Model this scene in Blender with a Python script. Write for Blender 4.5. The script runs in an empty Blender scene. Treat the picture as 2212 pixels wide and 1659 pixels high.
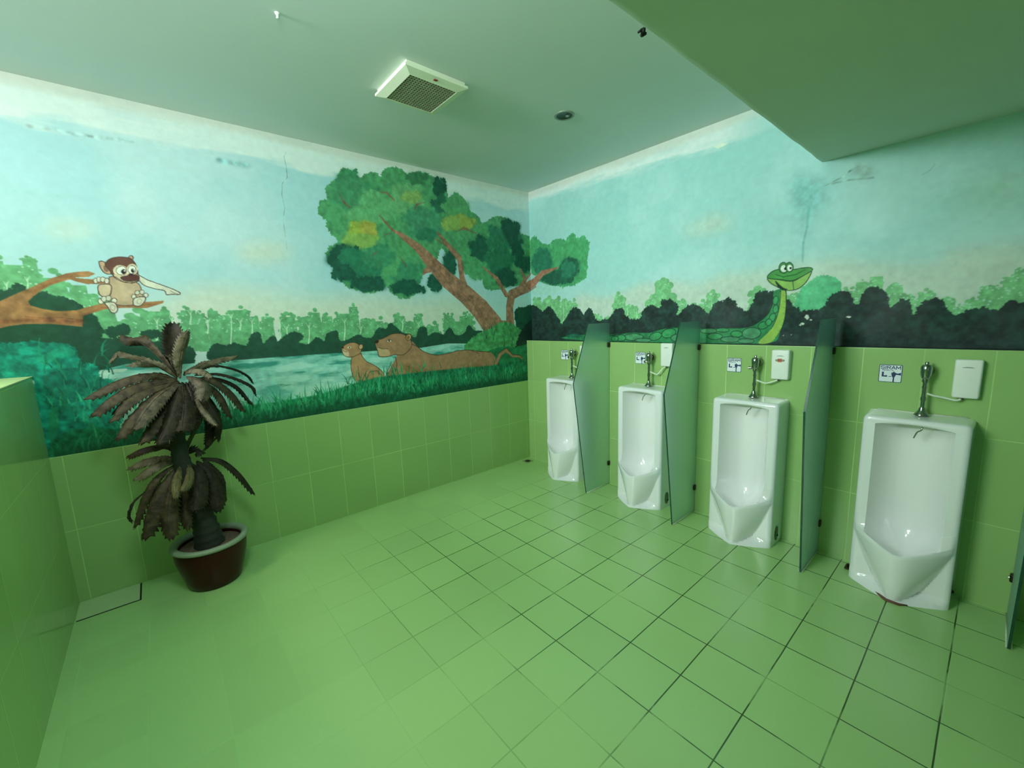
import bpy, bmesh, math, random
import numpy as np
from mathutils import Vector, Matrix

# ---------------------------------------------------------------- place, in metres
# corner of the two tiled walls on the floor = origin; left wall y=0 (x<0), right wall x=0 (y<0)
ROW = 0.438            # height of a wall tile row
TILE = 0.25
CEIL = 2.845
SOFFIT_Z, SOFFIT_Y = 2.405, -2.545
LEDGE = 0.085          # the tiled part of the right wall stands this far in front of the plaster
LOW_X, LOW_Z = -3.589, 1.33
ROOM_X, ROOM_Y = -6.2, -5.6

CMDS = [
('SKY','R'),
('SKY','L'),
('P','L','#d3e2d6',[3234,2120,3247,2101,3280,2084,3325,2072,3372,2068,3413,2071,3439,2082,3447,2097,3435,2115,3405,2131,3362,2143,3314,2149,3272,2147,3243,2136],0.02,30,0,1),
('P','L','#d5e0d4',[2247,2069,2269,2037,2321,2009,2392,1992,2467,1987,2531,1996,2573,2016,2585,2044,2566,2073,2520,2100,2453,2118,2378,2125,2309,2118,2262,2098],0.02,30,0,1),
('P','L','#d8e0d0',[2933,1755,2688,1817,2369,1760,2058,1746,1699,1767,1289,1731,805,1733,824,1429,2961,1529],0.02,40,0,1),
('T','L','#6bb07c',[3787,1921,3853,1481,124],0.1,0,0,1),
('T','L','#6bb07c',[3725,1969,3797,1476,114],0.1,0,0,1),
('T','L','#6bb07c',[3638,1965,3709,1470,91],0.1,0,0,1),
('T','L','#6bb07c',[3562,1964,3633,1464,126],0.1,0,0,1),
('T','L','#6bb07c',[3513,1974,3585,1460,65],0.1,0,0,1),
('T','L','#6bb07c',[3448,1908,3511,1455,136],0.1,0,0,1),
('T','L','#6bb07c',[3352,1851,3406,1447,90],0.1,0,0,1),
('T','L','#6bb07c',[3268,1790,3315,1440,113],0.1,0,0,1),
('T','L','#6bb07c',[3112,1699,3147,1427,144],0.1,0,0,1),
('T','L','#6bb07c',[3016,1713,3052,1420,108],0.1,0,0,1),
('T','L','#6bb07c',[2884,1713,2920,1410,98],0.1,0,0,1),
('T','L','#6bb07c',[2822,1675,2855,1405,57],0.1,0,0,1),
('T','L','#6bb07c',[2757,1698,2792,1401,74],0.1,0,0,1),
('T','L','#6bb07c',[2693,1668,2724,1396,76],0.1,0,0,1),
('T','L','#6bb07c',[2604,1722,2641,1389,121],0.1,0,0,1),
('T','L','#6bb07c',[2535,1660,2566,1384,82],0.1,0,0,1),
('T','L','#6bb07c',[2452,1659,2483,1377,85],0.1,0,0,1),
('T','L','#6bb07c',[2319,1670,2351,1367,121],0.1,0,0,1),
('T','L','#6bb07c',[2213,1656,2243,1359,94],0.1,0,0,1),
('T','L','#6bb07c',[2136,1688,2170,1354,98],0.1,0,0,1),
('T','L','#6bb07c',[2050,1660,2081,1347,101],0.1,0,0,1),
('T','L','#6bb07c',[1926,1694,1960,1338,141],0.1,0,0,1),
('T','L','#6bb07c',[1845,1723,1881,1332,87],0.1,0,0,1),
('T','L','#6bb07c',[1749,1639,1777,1324,128],0.1,0,0,1),
('T','L','#6bb07c',[1654,1619,1680,1317,118],0.1,0,0,1),
('T','L','#6bb07c',[1459,1661,1488,1302,127],0.1,0,0,1),
('T','L','#6bb07c',[1286,1644,1313,1289,108],0.1,0,0,1),
('T','L','#6bb07c',[1140,1568,1161,1278,142],0.1,0,0,1),
('T','L','#6bb07c',[973,1657,1000,1266,129],0.1,0,0,1),
('T','L','#6bb07c',[810,1638,835,1253,106],0.1,0,0,1),
('T','L','#6bb07c',[893,1562,913,1259,155],0.1,0,0,1),
('T','L','#6bb07c',[756,1655,781,1249,139],0.1,0,0,1),
('T','L','#6bb07c',[1557,1579,1580,1309,164],0.1,0,0,1),
('T','L','#6bb07c',[1367,1574,1389,1295,175],0.1,0,0,1),
('T','L','#6bb07c',[3538,1797,3585,1460,326],0.1,0,0,1),
('T','L','#6bb07c',[3223,1621,3247,1435,157],0.1,0,0,1),
('T','L','#6bb07c',[2951,1614,2975,1414,135],0.1,0,0,1),
('S','L','#bfe3c2',[2871,1664,2873,1624,2883,1583],0.06,0,[2.9,6.4,8.7],1),
('S','L','#bfe3c2',[2874,1641,2884,1670],0.06,0,[4.6,2.3],1),
('S','L','#bfe3c2',[2873,1647,2858,1672],0.06,0,[4.6,2.3],1),
('S','L','#bfe3c2',[3039,1616,3044,1554,3056,1491],0.06,0,[2.8,5.9,8.4],1),
('S','L','#bfe3c2',[3041,1594,3051,1622],0.06,0,[4.5,2.2],1),
('S','L','#bfe3c2',[3041,1599,3027,1624],0.06,0,[4.3,2.2],1),
('S','L','#bfe3c2',[2967,1628,2967,1607,2974,1586],0.06,0,[2.9,6.2,8.4],1),
('S','L','#bfe3c2',[2969,1606,2979,1634],0.06,0,[4.5,2.2],1),
('S','L','#bfe3c2',[2969,1612,2954,1637],0.06,0,[4.6,2.2],1),
('S','L','#bfe3c2',[2658,1637,2666,1543,2682,1448],0.06,0,[3.0,6.8,9.0],1),
('S','L','#bfe3c2',[2660,1613,2672,1643],0.06,0,[5.0,2.4],1),
('S','L','#bfe3c2',[2660,1619,2644,1646],0.06,0,[4.8,2.4],1),
('S','L','#bfe3c2',[2609,1605,2610,1571,2619,1538],0.06,0,[3.1,6.8,9.3],1),
('S','L','#bfe3c2',[2612,1581,2624,1612],0.06,0,[5.0,2.5],1),
('S','L','#bfe3c2',[2611,1587,2594,1614],0.06,0,[5.0,2.5],1),
('S','L','#bfe3c2',[2371,1599,2375,1542,2387,1486],0.06,0,[3.2,7.3,9.9],1),
('S','L','#bfe3c2',[2374,1573,2388,1606],0.06,0,[5.1,2.6],1),
('S','L','#bfe3c2',[2374,1580,2356,1609],0.06,0,[5.1,2.6],1),
('S','L','#bfe3c2',[2332,1549,2335,1491,2347,1434],0.06,0,[3.3,7.3,9.9],1),
('S','L','#bfe3c2',[2335,1523,2349,1556],0.06,0,[5.3,2.6],1),
('S','L','#bfe3c2',[2334,1529,2316,1558],0.06,0,[5.3,2.6],1),
('S','L','#bfe3c2',[2182,1561,2186,1484,2200,1408],0.06,0,[3.3,7.5,10.2],1),
('S','L','#bfe3c2',[2184,1533,2200,1568],0.06,0,[5.4,2.7],1),
('S','L','#bfe3c2',[2184,1540,2165,1570],0.06,0,[5.4,2.7],1),
('S','L','#bfe3c2',[1919,1588,1923,1507,1937,1427],0.06,0,[3.6,7.9,10.8],1),
('S','L','#bfe3c2',[1921,1559,1939,1595],0.06,0,[5.8,2.8],1),
('S','L','#bfe3c2',[1921,1566,1900,1598],0.06,0,[5.6,2.9],1),
('S','L','#bfe3c2',[1796,1530,1795,1502,1805,1475],0.06,0,[3.7,7.9,11.1],1),
('S','L','#bfe3c2',[1799,1500,1818,1538],0.06,0,[5.9,2.9],1),
('S','L','#bfe3c2',[1798,1508,1776,1540],0.06,0,[5.9,2.9],1),
('S','L','#bfe3c2',[1432,1575,1432,1526,1444,1478],0.06,0,[3.9,8.6,11.7],1),
('S','L','#bfe3c2',[1435,1544,1457,1584],0.06,0,[6.2,3.1],1),
('S','L','#bfe3c2',[1434,1552,1410,1587],0.06,0,[6.4,3.1],1),
('S','L','#bfe3c2',[1280,1551,1279,1505,1292,1459],0.06,0,[4.1,8.8,12.0],1),
('S','L','#bfe3c2',[1282,1519,1306,1560],0.06,0,[6.4,3.2],1),
('S','L','#bfe3c2',[1282,1527,1256,1563],0.06,0,[6.4,3.2],1),
('S','L','#bfe3c2',[1044,1566,1042,1519,1055,1474],0.06,0,[4.1,9.2,12.6],1),
('S','L','#bfe3c2',[1046,1532,1072,1575],0.06,0,[6.7,3.3],1),
('S','L','#bfe3c2',[1045,1540,1018,1578],0.06,0,[6.6,3.4],1),
('S','L','#bfe3c2',[3606,1818,3609,1783,3617,1748],0.06,0,[2.3,5.1,6.9],1),
('S','L','#bfe3c2',[3609,1800,3615,1823],0.06,0,[3.7,1.8],1),
('S','L','#bfe3c2',[3608,1804,3597,1826],0.06,0,[3.7,1.8],1),
('S','L','#bfe3c2',[3531,1844,3535,1806,3543,1768],0.06,0,[2.4,5.3,7.2],1),
('S','L','#bfe3c2',[3534,1825,3540,1849],0.06,0,[3.8,1.8],1),
('S','L','#bfe3c2',[3533,1830,3522,1852],0.06,0,[3.8,1.9],1),
('S','L','#bfe3c2',[2787,1610,2789,1565,2800,1521],0.06,0,[2.9,6.4,9.0],1),
('S','L','#bfe3c2',[2789,1586,2800,1616],0.06,0,[4.8,2.4],1),
('S','L','#bfe3c2',[2789,1592,2773,1618],0.06,0,[4.8,2.3],1),
('S','L','#bfe3c2',[2542,1604,2546,1541,2558,1478],0.06,0,[3.1,7.0,9.3],1),
('S','L','#bfe3c2',[2544,1579,2557,1610],0.06,0,[5.0,2.5],1),
('S','L','#bfe3c2',[2544,1585,2527,1613],0.06,0,[5.0,2.5],1),
('K','L','#1f4f3b',[3809,1771,3610,1768,3579,1808,3553,1789,3540,1736,3490,1770,3451,1744,3404,1737,3351,1688,3346,1653,3307,1638,3303,1588,3287,1551,3313,1516,3261,1505,3184,1501,3132,1467,3042,1477,2941,1439,2891,1419,2902,1330,3004,1332,3339,1320,3414,1371,3861,1415],0.08,0,15,1),
('K','L','#1f4f3b',[3223,1548,3227,1535,3234,1525,3243,1520,3253,1520,3261,1527,3265,1537,3266,1550,3262,1562,3255,1572,3245,1577,3236,1577,3228,1571,3223,1561],0.08,0,11,1),
('K','L','#1f4f3b',[3171,1560,3176,1548,3185,1538,3197,1532,3209,1533,3219,1539,3225,1550,3226,1563,3222,1575,3213,1585,3201,1591,3189,1590,3179,1584,3172,1574],0.08,0,9,1),
('K','L','#1f4f3b',[3035,1528,3041,1519,3053,1512,3070,1508,3089,1509,3105,1514,3115,1522,3118,1532,3113,1541,3100,1548,3084,1551,3065,1550,3049,1545,3038,1537],0.08,0,11,1),
('K','L','#1f4f3b',[3304,1580,3310,1556,3322,1536,3336,1525,3349,1526,3360,1538,3366,1558,3365,1583,3359,1607,3348,1627,3334,1637,3321,1637,3310,1626,3304,1605],0.08,0,11,1),
('K','L','#1f4f3b',[2929,1487,2938,1456,2957,1432,2981,1420,3006,1421,3026,1437,3038,1462,3040,1493,3031,1523,3012,1546,2989,1559,2964,1558,2943,1544,2930,1518],0.08,0,12,1),
('K','L','#23503d',[2771,1444,2712,1431,2656,1445,2595,1423,2554,1496,2512,1508,2495,1426,2439,1475,2413,1469,2409,1430,2351,1476,2284,1502,2232,1470,2273,1432,2200,1407,2137,1454,2081,1420,2066,1471,1991,1500,1985,1457,1958,1412,1869,1440,1823,1459,1780,1435,1712,1431,1679,1475,1641,1507,1588,1493,1547,1544,1506,1513,1454,1464,1378,1437,1314,1410,1281,1493,1213,1490,1204,1416,1117,1449,1032,1420,967,1487,911,1414,801,1422,749,1498,687,1443,570,1424,629,1278,1745,1321,2265,1330,2783,1340],0.08,0,11,1),
('WATER','L',[3331,1333,3030,1335,2692,1334,2169,1333,1746,1326,1265,1323,792,1330,792,1070,1344,1003,1772,941,2334,938,2685,932,2990,912,3337,898]),
('P','L','#b9dcc9',[3335,1330,3289,1333,3212,1333,3231,1316,3281,1313,3322,1288,3340,1290],0.06,2,0,1),
('K','L','#118a74',[3848,1501,3631,1500,3563,1509,3496,1491,3438,1487,3410,1443,3401,1392,3335,1349,3342,1298,3273,1244,3255,1127,3308,981,3422,928,3588,892,3591,1038,3585,1249,3593,1327,3870,1352],0.25,0,13,1),
('K','L','#1d9a7c',[3553,1412,3501,1450,3450,1474,3414,1450,3426,1430,3480,1427,3528,1396],0.12,0,8,1),
('K','L','#0f6f5c',[3347,1254,3363,1217,3395,1191,3438,1180,3481,1187,3517,1209,3540,1242,3544,1279,3530,1314,3499,1340,3459,1352,3415,1348,3377,1327,3353,1293],0.2,0,14,1),
('P','L','#1c8a63',[3558,1103,3523,1155,3521,1097,3548,971,3573,962],0.12,0,0,1),
('P','L','#1c8a63',[3406,1053,3381,1003,3329,946,3286,1016,3305,918,3390,936,3420,988],0.12,0,0,1),
('STROKES','L',[3537,1204,3182,1151,3148,914,3560,908],'#2aa47b',70),
('STROKES','L',[3552,1458,3338,1336,3270,1109,3544,1154],'#1a8a68',60),
('P','L','#a0744a',[3821,1710,3643,1723,3586,1759,3518,1800,3447,1845,3386,1873,3345,1883,3299,1889,3273,1876,3303,1857,3349,1854,3411,1827,3452,1810,3488,1782,3525,1748,3546,1722,3540,1702,3502,1683,3447,1670,3373,1675,3320,1695,3266,1711,3213,1706,3100,1718,2992,1728,3000,1713,3075,1685,3188,1686,3259,1679,3315,1658,3352,1645,3363,1583,3404,1591,3480,1603,3572,1606,3626,1598,3662,1587,3840,1582],0.14,0,0,0),
('P','L','#a0744a',[3369,1853,3330,1848,3279,1844,3211,1841,3208,1824,3272,1819,3314,1818,3352,1830,3380,1843],0.06,0,0,0),
('S','L','#8a4f35',[3657,1619,3569,1627,3478,1621,3362,1611],0.3,6,[18.2,13.2,14.0,21.0],1),
('S','L','#8f5a35',[3526,1770,3451,1817,3368,1858],0.2,4,[9.8,7.0,5.6],1),
('S','L','#8a4f35',[3352,1647,3269,1688,3160,1694,3043,1709],0.2,3,[7.0,5.6,5.6,4.8],1),
('S','L','#c4934f',[3546,1696,3471,1669,3375,1661],0.06,4,[7.0,9.8,7.0],1),
('S','L','#8a4f35',[3567,1644,3499,1635,3437,1637,3360,1621],0.3,0,[3.5,3.5,2.8,2.8],1),
('P','L','#e2e0cd',[3094,1876,3054,1850,2998,1825,2941,1798,2909,1777,2917,1766,2948,1767,2976,1765,2984,1789,3031,1800,3080,1825],0.06,0,0,1),
('S','L','#46312c',[3094,1876,3088,1875,3078,1868,3066,1859,3054,1850,3041,1844,3027,1838,3013,1831,2998,1825,2983,1818,2968,1811,2953,1804,2941,1798,2930,1792,2921,1786,2914,1781,2909,1777,2908,1773,2909,1770,2912,1767,2917,1766,2923,1765,2931,1766,2940,1767,2948,1767,2955,1766,2963,1765,2970,1764,2976,1765,2978,1770,2978,1776,2979,1783,2984,1789,2993,1792,3005,1794,3018,1796,3031,1800,3044,1805,3058,1810,3071,1817,3080,1825,3088,1838,3093,1854,3095,1868,3094,1876],0.02,0,[3.5,3.5,4.0,3.5,3.5,4.0,4.0,3.5,4.0,4.0,4.0,3.5,4.0,4.0,3.5,4.0,4.0,4.0,4.0,3.5,4.0,4.0,4.0,4.0,4.0,4.0,4.0,4.0,4.0,3.5,4.0,4.0,4.0,4.0,4.0,3.5,4.0,3.5,4.0,3.5,4.0,4.0,4.0,3.5,3.5],1),
('S','L','#46312c',[2954,1788,2940,1777,2918,1767],0.06,0,[2.4,2.4,2.4],1),
('P','L','#bfa385',[3208,1864,3108,1835,3088,1791,3090,1739,3124,1705,3197,1702,3226,1727,3231,1774,3222,1825],0.06,0,0,1),
('S','L','#46312c',[3208,1864,3188,1862,3159,1855,3130,1845,3108,1835,3096,1826,3091,1815,3089,1803,3088,1791,3086,1778,3086,1765,3087,1751,3090,1739,3096,1729,3103,1719,3112,1711,3124,1705,3141,1702,3161,1700,3181,1700,3197,1702,3208,1706,3216,1711,3222,1719,3226,1727,3230,1737,3231,1749,3231,1762,3231,1774,3230,1787,3227,1800,3225,1813,3222,1825,3221,1837,3221,1849,3218,1860,3208,1864],0.02,0,[3.5,3.5,3.5,3.5,3.5,3.5,3.5,3.5,3.5,3.5,3.5,4.0,4.0,3.5,4.0,4.0,3.5,3.5,4.0,4.0,4.0,3.5,3.5,3.5,3.5,3.5,3.5,3.5,3.5,3.5,3.5,3.5,3.5,4.0,3.5,3.5,3.5],1),
('P','L','#d9c3a3',[3115,1776,3123,1753,3137,1735,3157,1725,3177,1725,3193,1735,3203,1753,3204,1775,3197,1797,3182,1815,3164,1825,3144,1826,3127,1816,3117,1798],0.06,30,0,1),
('P','L','#d3bd9d',[3268,1813,3220,1818,3220,1782,3231,1756,3256,1749,3272,1766],0.06,0,0,1),
('S','L','#46312c',[3268,1813,3258,1818,3244,1820,3230,1820,3220,1818,3216,1811,3216,1801,3218,1791,3220,1782,3222,1774,3224,1767,3227,1761,3231,1756,3236,1752,3243,1750,3250,1748,3256,1749,3261,1751,3265,1754,3269,1759,3272,1766,3273,1777,3274,1790,3272,1803,3268,1813],0.02,0,[3.5,3.5,3.5,3.5,3.5,3.5,3.5,3.5,3.5,4.0,4.0,4.0,3.5,3.5,3.5,3.5,3.5,3.5,3.5,3.5,3.5,4.0,3.5,3.5,3.5],1),
('P','L','#c9a888',[3248,1944,3229,1944,3212,1918,3207,1881,3225,1877,3242,1894,3249,1923],0.06,0,0,1),
('S','L','#46312c',[3248,1944,3244,1946,3239,1947,3234,1946,3229,1944,3224,1939,3220,1933,3215,1926,3212,1918,3210,1908,3208,1898,3207,1888,3207,1881,3210,1877,3215,1876,3220,1876,3225,1877,3230,1880,3234,1883,3238,1888,3242,1894,3244,1900,3247,1908,3248,1916,3249,1923,3250,1929,3250,1935,3250,1940,3248,1944],0.02,0,[3.5,3.5,3.5,3.5,3.5,3.5,3.5,3.5,3.5,3.5,3.5,4.0,3.5,3.5,3.5,4.0,3.5,3.5,3.5,3.5,3.5,3.5,3.5,3.5,3.5,3.5,3.5,3.5,3.5],1),
('P','L','#8f6a58',[3216,1912,3215,1904,3216,1896,3219,1890,3224,1888,3228,1889,3232,1893,3235,1901,3235,1909,3234,1917,3231,1922,3227,1925,3222,1924,3219,1919],0.06,0,0,1),
('P','L','#46312c',[3099,1973,3101,1966,3105,1960,3111,1957,3116,1957,3121,1959,3123,1965,3124,1972,3122,1979,3117,1984,3112,1988,3107,1988,3102,1986,3099,1980],0.06,0,0,1),
('P','L','#b99a80',[3103,1972,3104,1966,3107,1961,3111,1958,3115,1958,3118,1960,3120,1965,3121,1970,3119,1976,3116,1981,3112,1984,3108,1984,3105,1982,3103,1977],0.06,0,0,1),
('P','L','#6e4438',[3226,1928,3207,1957,3167,1974,3118,1972,3100,1951,3093,1924,3091,1880,3091,1852,3108,1835,3153,1832,3186,1849,3202,1872,3214,1903],0.06,0,0,1),
('S','L','#46312c',[3226,1928,3224,1935,3220,1943,3214,1950,3207,1957,3199,1963,3189,1968,3178,1972,3167,1974,3155,1976,3141,1976,3129,1974,3118,1972,3111,1968,3106,1963,3103,1957,3100,1951,3097,1945,3095,1939,3094,1932,3093,1924,3092,1914,3091,1902,3091,1890,3091,1880,3090,1872,3090,1864,3090,1858,3091,1852,3094,1847,3097,1842,3101,1838,3108,1835,3117,1833,3129,1832,3142,1831,3153,1832,3162,1835,3171,1839,3179,1844,3186,1849,3192,1854,3196,1859,3199,1865,3202,1872,3205,1879,3208,1888,3211,1896,3214,1903,3218,1910,3222,1916,3225,1921,3226,1928],0.02,0,[3.5,3.5,3.5,3.5,3.5,3.5,3.5,3.5,3.5,3.5,3.5,3.5,4.0,3.5,3.5,3.5,3.5,3.5,3.5,3.5,4.0,4.0,4.0,3.5,4.0,3.5,3.5,4.0,4.0,3.5,4.0,3.5,3.5,4.0,3.5,3.5,3.5,4.0,4.0,3.5,3.5,3.5,3.5,3.5,3.5,3.5,3.5,3.5,3.5,3.5,3.5,3.5,3.5],1),
('P','L','#ead9bd',[3132,1885,3140,1872,3153,1863,3167,1861,3181,1866,3192,1876,3197,1890,3195,1905,3187,1918,3175,1927,3160,1929,3146,1925,3136,1914,3131,1900],0.06,0,0,1),
('P','L','#ead9bd',[3090,1908,3095,1894,3103,1882,3113,1876,3124,1875,3132,1881,3137,1892,3138,1906,3134,1920,3126,1931,3115,1938,3105,1939,3096,1933,3091,1922],0.06,0,0,1),
('P','L','#dcc6a6',[3196,1876,3158,1881,3096,1880,3093,1854,3113,1837,3153,1834,3186,1851],0.03,0,0,1),
('P','L','#5f2f2a',[3168,1861,3137,1871,3108,1878,3091,1869,3095,1849,3130,1839,3160,1844],0.06,0,0,1),
('S','L','#46312c',[3168,1861,3163,1864,3155,1867,3145,1869,3137,1871,3129,1873,3121,1876,3114,1877,3108,1878,3102,1877,3097,1875,3093,1872,3091,1869,3090,1865,3089,1859,3091,1854,3095,1849,3101,1845,3111,1842,3121,1840,3130,1839,3138,1839,3146,1840,3154,1841,3160,1844,3164,1847,3168,1852,3169,1857,3168,1861],0.02,0,[4.0,4.0,3.5,3.5,4.0,3.5,3.5,3.5,4.0,4.0,3.5,3.5,4.0,3.5,4.0,3.5,4.0,3.5,3.5,3.5,4.0,4.0,3.5,3.5,4.0,3.5,4.0,4.0,4.0],1),
('S','L','#46312c',[3193,1863,3163,1836,3125,1829,3096,1840],0.06,0,[3.2,3.5,4.0,3.2],1),
('P','L','#46312c',[3139,1900,3142,1888,3150,1879,3160,1874,3170,1873,3179,1878,3184,1887,3185,1898,3181,1909,3173,1918,3164,1924,3153,1924,3145,1920,3139,1911],0.06,0,0,1),
('P','L','#f0f2e6',[3141,1900,3144,1890,3151,1881,3160,1876,3169,1876,3177,1880,3182,1888,3183,1898,3179,1908,3172,1916,3163,1921,3154,1922,3146,1918,3142,1910],0.06,0,0,1),
('P','L','#46312c',[3097,1908,3100,1897,3107,1888,3114,1883,3122,1882,3129,1887,3133,1895,3133,1906,3130,1917,3124,1926,3116,1931,3108,1931,3102,1927,3098,1919],0.06,0,0,1),
('P','L','#f0f2e6',[3100,1908,3102,1898,3108,1890,3115,1886,3122,1885,3127,1889,3131,1897,3131,1906,3128,1916,3123,1924,3116,1928,3109,1928,3103,1925,3100,1917],0.06,0,0,1),
('P','L','#15100f',[3143,1894,3144,1888,3148,1883,3153,1880,3157,1880,3161,1882,3163,1887,3164,1893,3162,1899,3158,1904,3154,1907,3149,1907,3145,1905,3143,1900],0.06,0,0,1),
('P','L','#15100f',[3105,1902,3106,1896,3109,1892,3112,1890,3116,1890,3119,1892,3120,1896,3121,1901,3119,1906,3116,1910,3113,1912,3109,1913,3107,1911,3105,1907],0.06,0,0,1),
('P','L','#f0f2e6',[3145,1898,3146,1896,3147,1895,3149,1894,3150,1894,3151,1894,3152,1896,3152,1898,3151,1900,3150,1901,3149,1902,3147,1902,3146,1901,3145,1900],0.06,0,0,1),
('P','L','#f0f2e6',[3107,1906,3107,1904,3108,1903,3109,1902,3110,1902,3111,1903,3112,1904,3112,1906,3112,1907,3111,1908,3110,1909,3108,1909,3107,1909,3107,1907],0.06,0,0,1),
('P','L','#3a1d1a',[3113,1878,3115,1875,3118,1872,3123,1871,3128,1871,3132,1872,3135,1874,3136,1877,3134,1880,3131,1882,3126,1884,3121,1884,3117,1883,3114,1881],0.06,0,0,1),
('P','L','#46312c',[3266,1837,3268,1830,3271,1825,3276,1821,3281,1821,3284,1824,3287,1830,3287,1837,3285,1844,3281,1850,3276,1853,3272,1853,3268,1850,3266,1845],0.06,0,0,1),
('P','L','#e2e0cd',[3268,1837,3270,1832,3272,1827,3276,1824,3280,1824,3283,1826,3284,1831,3285,1837,3283,1843,3280,1847,3276,1850,3273,1850,3270,1848,3268,1843],0.06,0,0,1),
('P','L','#46312c',[3252,1845,3254,1838,3258,1832,3263,1829,3267,1829,3271,1832,3273,1837,3273,1844,3271,1851,3268,1857,3263,1860,3258,1861,3255,1858,3252,1852],0.06,0,0,1),
('P','L','#e2e0cd',[3254,1845,3256,1839,3259,1834,3263,1832,3266,1831,3269,1834,3271,1839,3271,1844,3270,1850,3267,1855,3263,1858,3259,1858,3256,1855,3254,1851],0.06,0,0,1),
('P','L','#46312c',[3236,1846,3238,1838,3242,1833,3246,1829,3251,1829,3255,1832,3257,1838,3257,1845,3255,1852,3251,1858,3247,1861,3242,1861,3238,1858,3236,1853],0.06,0,0,1),
('P','L','#e2e0cd',[3238,1846,3240,1840,3243,1835,3246,1832,3250,1832,3253,1834,3255,1839,3255,1845,3253,1851,3250,1856,3247,1858,3243,1858,3240,1856,3238,1851],0.06,0,0,1),
('P','L','#46312c',[3220,1839,3222,1832,3226,1826,3231,1823,3235,1822,3239,1826,3242,1831,3242,1838,3240,1845,3236,1851,3231,1855,3227,1855,3223,1852,3220,1846],0.06,0,0,1),
('P','L','#e2e0cd',[3222,1839,3224,1833,3227,1828,3231,1825,3235,1825,3238,1828,3239,1832,3240,1838,3238,1844,3235,1849,3231,1852,3227,1852,3224,1849,3223,1845],0.06,0,0,1),
('P','L','#46312c',[3258,1724,3260,1716,3265,1711,3270,1708,3275,1708,3280,1711,3282,1716,3282,1724,3280,1731,3276,1736,3271,1740,3266,1740,3261,1737,3259,1731],0.06,0,0,1),
('P','L','#e2e0cd',[3260,1724,3262,1718,3266,1713,3270,1710,3274,1710,3278,1713,3280,1718,3280,1724,3279,1730,3275,1734,3271,1737,3266,1737,3263,1734,3261,1730],0.06,0,0,1),
('P','L','#46312c',[3244,1737,3246,1729,3250,1724,3256,1720,3261,1720,3265,1724,3268,1729,3268,1737,3266,1744,3262,1749,3257,1753,3251,1753,3247,1750,3244,1744],0.06,0,0,1),
('P','L','#e2e0cd',[3246,1737,3248,1731,3251,1726,3256,1723,3260,1723,3264,1726,3266,1731,3266,1737,3264,1742,3261,1747,3257,1750,3252,1750,3248,1747,3246,1743],0.06,0,0,1),
('P','L','#46312c',[3224,1741,3226,1734,3230,1728,3236,1725,3241,1725,3246,1728,3248,1734,3249,1741,3246,1748,3242,1754,3237,1757,3232,1757,3227,1754,3224,1748],0.06,0,0,1),
('P','L','#e2e0cd',[3226,1741,3228,1735,3231,1730,3236,1728,3240,1728,3244,1730,3246,1735,3247,1741,3245,1747,3241,1752,3237,1754,3232,1754,3229,1752,3226,1747],0.06,0,0,1),
('P','L','#46312c',[3202,1727,3204,1719,3209,1714,3214,1710,3220,1710,3224,1714,3227,1719,3227,1727,3225,1734,3221,1740,3215,1743,3210,1743,3205,1740,3202,1734],0.06,0,0,1),
('P','L','#e2e0cd',[3204,1727,3206,1721,3210,1716,3214,1713,3219,1713,3222,1716,3225,1721,3225,1727,3223,1733,3220,1737,3215,1740,3211,1740,3207,1737,3205,1733],0.06,0,0,1),
('P','L','#e2e0cd',[3255,1715,3217,1718,3206,1684,3216,1660,3235,1661,3247,1695],0.06,0,0,1),
('S','L','#46312c',[3255,1715,3248,1718,3237,1720,3226,1720,3217,1718,3212,1712,3208,1702,3207,1692,3206,1684,3207,1676,3209,1669,3213,1664,3216,1660,3221,1657,3226,1657,3231,1658,3235,1661,3239,1668,3242,1677,3244,1687,3247,1695,3250,1701,3254,1707,3256,1712,3255,1715],0.02,0,[4.0,3.5,3.5,3.5,4.0,3.5,3.5,3.5,3.5,3.5,3.5,3.5,3.5,3.5,3.5,4.0,3.5,3.5,4.0,3.5,3.5,3.5,3.5,3.5,4.0],1),
('P','L','#b7a58a',[3214,1694,3214,1686,3217,1678,3221,1673,3226,1670,3232,1672,3236,1676,3238,1684,3238,1692,3235,1699,3231,1705,3226,1707,3221,1706,3216,1701],0.06,0,0,1),
('P','L','#e2e0cd',[3218,1693,3218,1687,3220,1681,3223,1677,3226,1675,3230,1676,3233,1680,3234,1685,3234,1691,3233,1697,3230,1701,3226,1702,3222,1701,3220,1698],0.06,0,0,1),
('P','L','#46312c',[3116,1752,3118,1746,3121,1741,3126,1738,3131,1738,3135,1741,3137,1746,3138,1752,3136,1758,3132,1763,3127,1766,3123,1766,3119,1763,3116,1758],0.06,0,0,1),
('P','L','#e2e0cd',[3118,1752,3120,1747,3123,1743,3126,1741,3130,1741,3133,1743,3135,1747,3135,1752,3134,1757,3131,1761,3127,1763,3124,1763,3120,1761,3119,1757],0.06,0,0,1),
('P','L','#46312c',[3098,1775,3100,1769,3103,1764,3108,1761,3113,1761,3117,1763,3119,1768,3119,1774,3118,1781,3114,1786,3109,1788,3104,1788,3100,1786,3098,1781],0.06,0,0,1),
('P','L','#e2e0cd',[3100,1775,3101,1770,3104,1766,3108,1764,3112,1764,3115,1766,3117,1770,3117,1774,3116,1779,3113,1783,3109,1785,3105,1786,3102,1783,3100,1780],0.06,0,0,1),
('P','L','#46312c',[3077,1778,3078,1772,3082,1767,3087,1764,3092,1764,3096,1767,3098,1772,3099,1778,3097,1784,3093,1789,3088,1792,3083,1792,3079,1789,3077,1784],0.06,0,0,1),
('P','L','#e2e0cd',[3079,1778,3080,1773,3083,1769,3087,1767,3091,1767,3094,1769,3096,1773,3096,1778,3095,1783,3092,1787,3088,1789,3084,1789,3081,1787,3079,1783],0.06,0,0,1),
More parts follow.
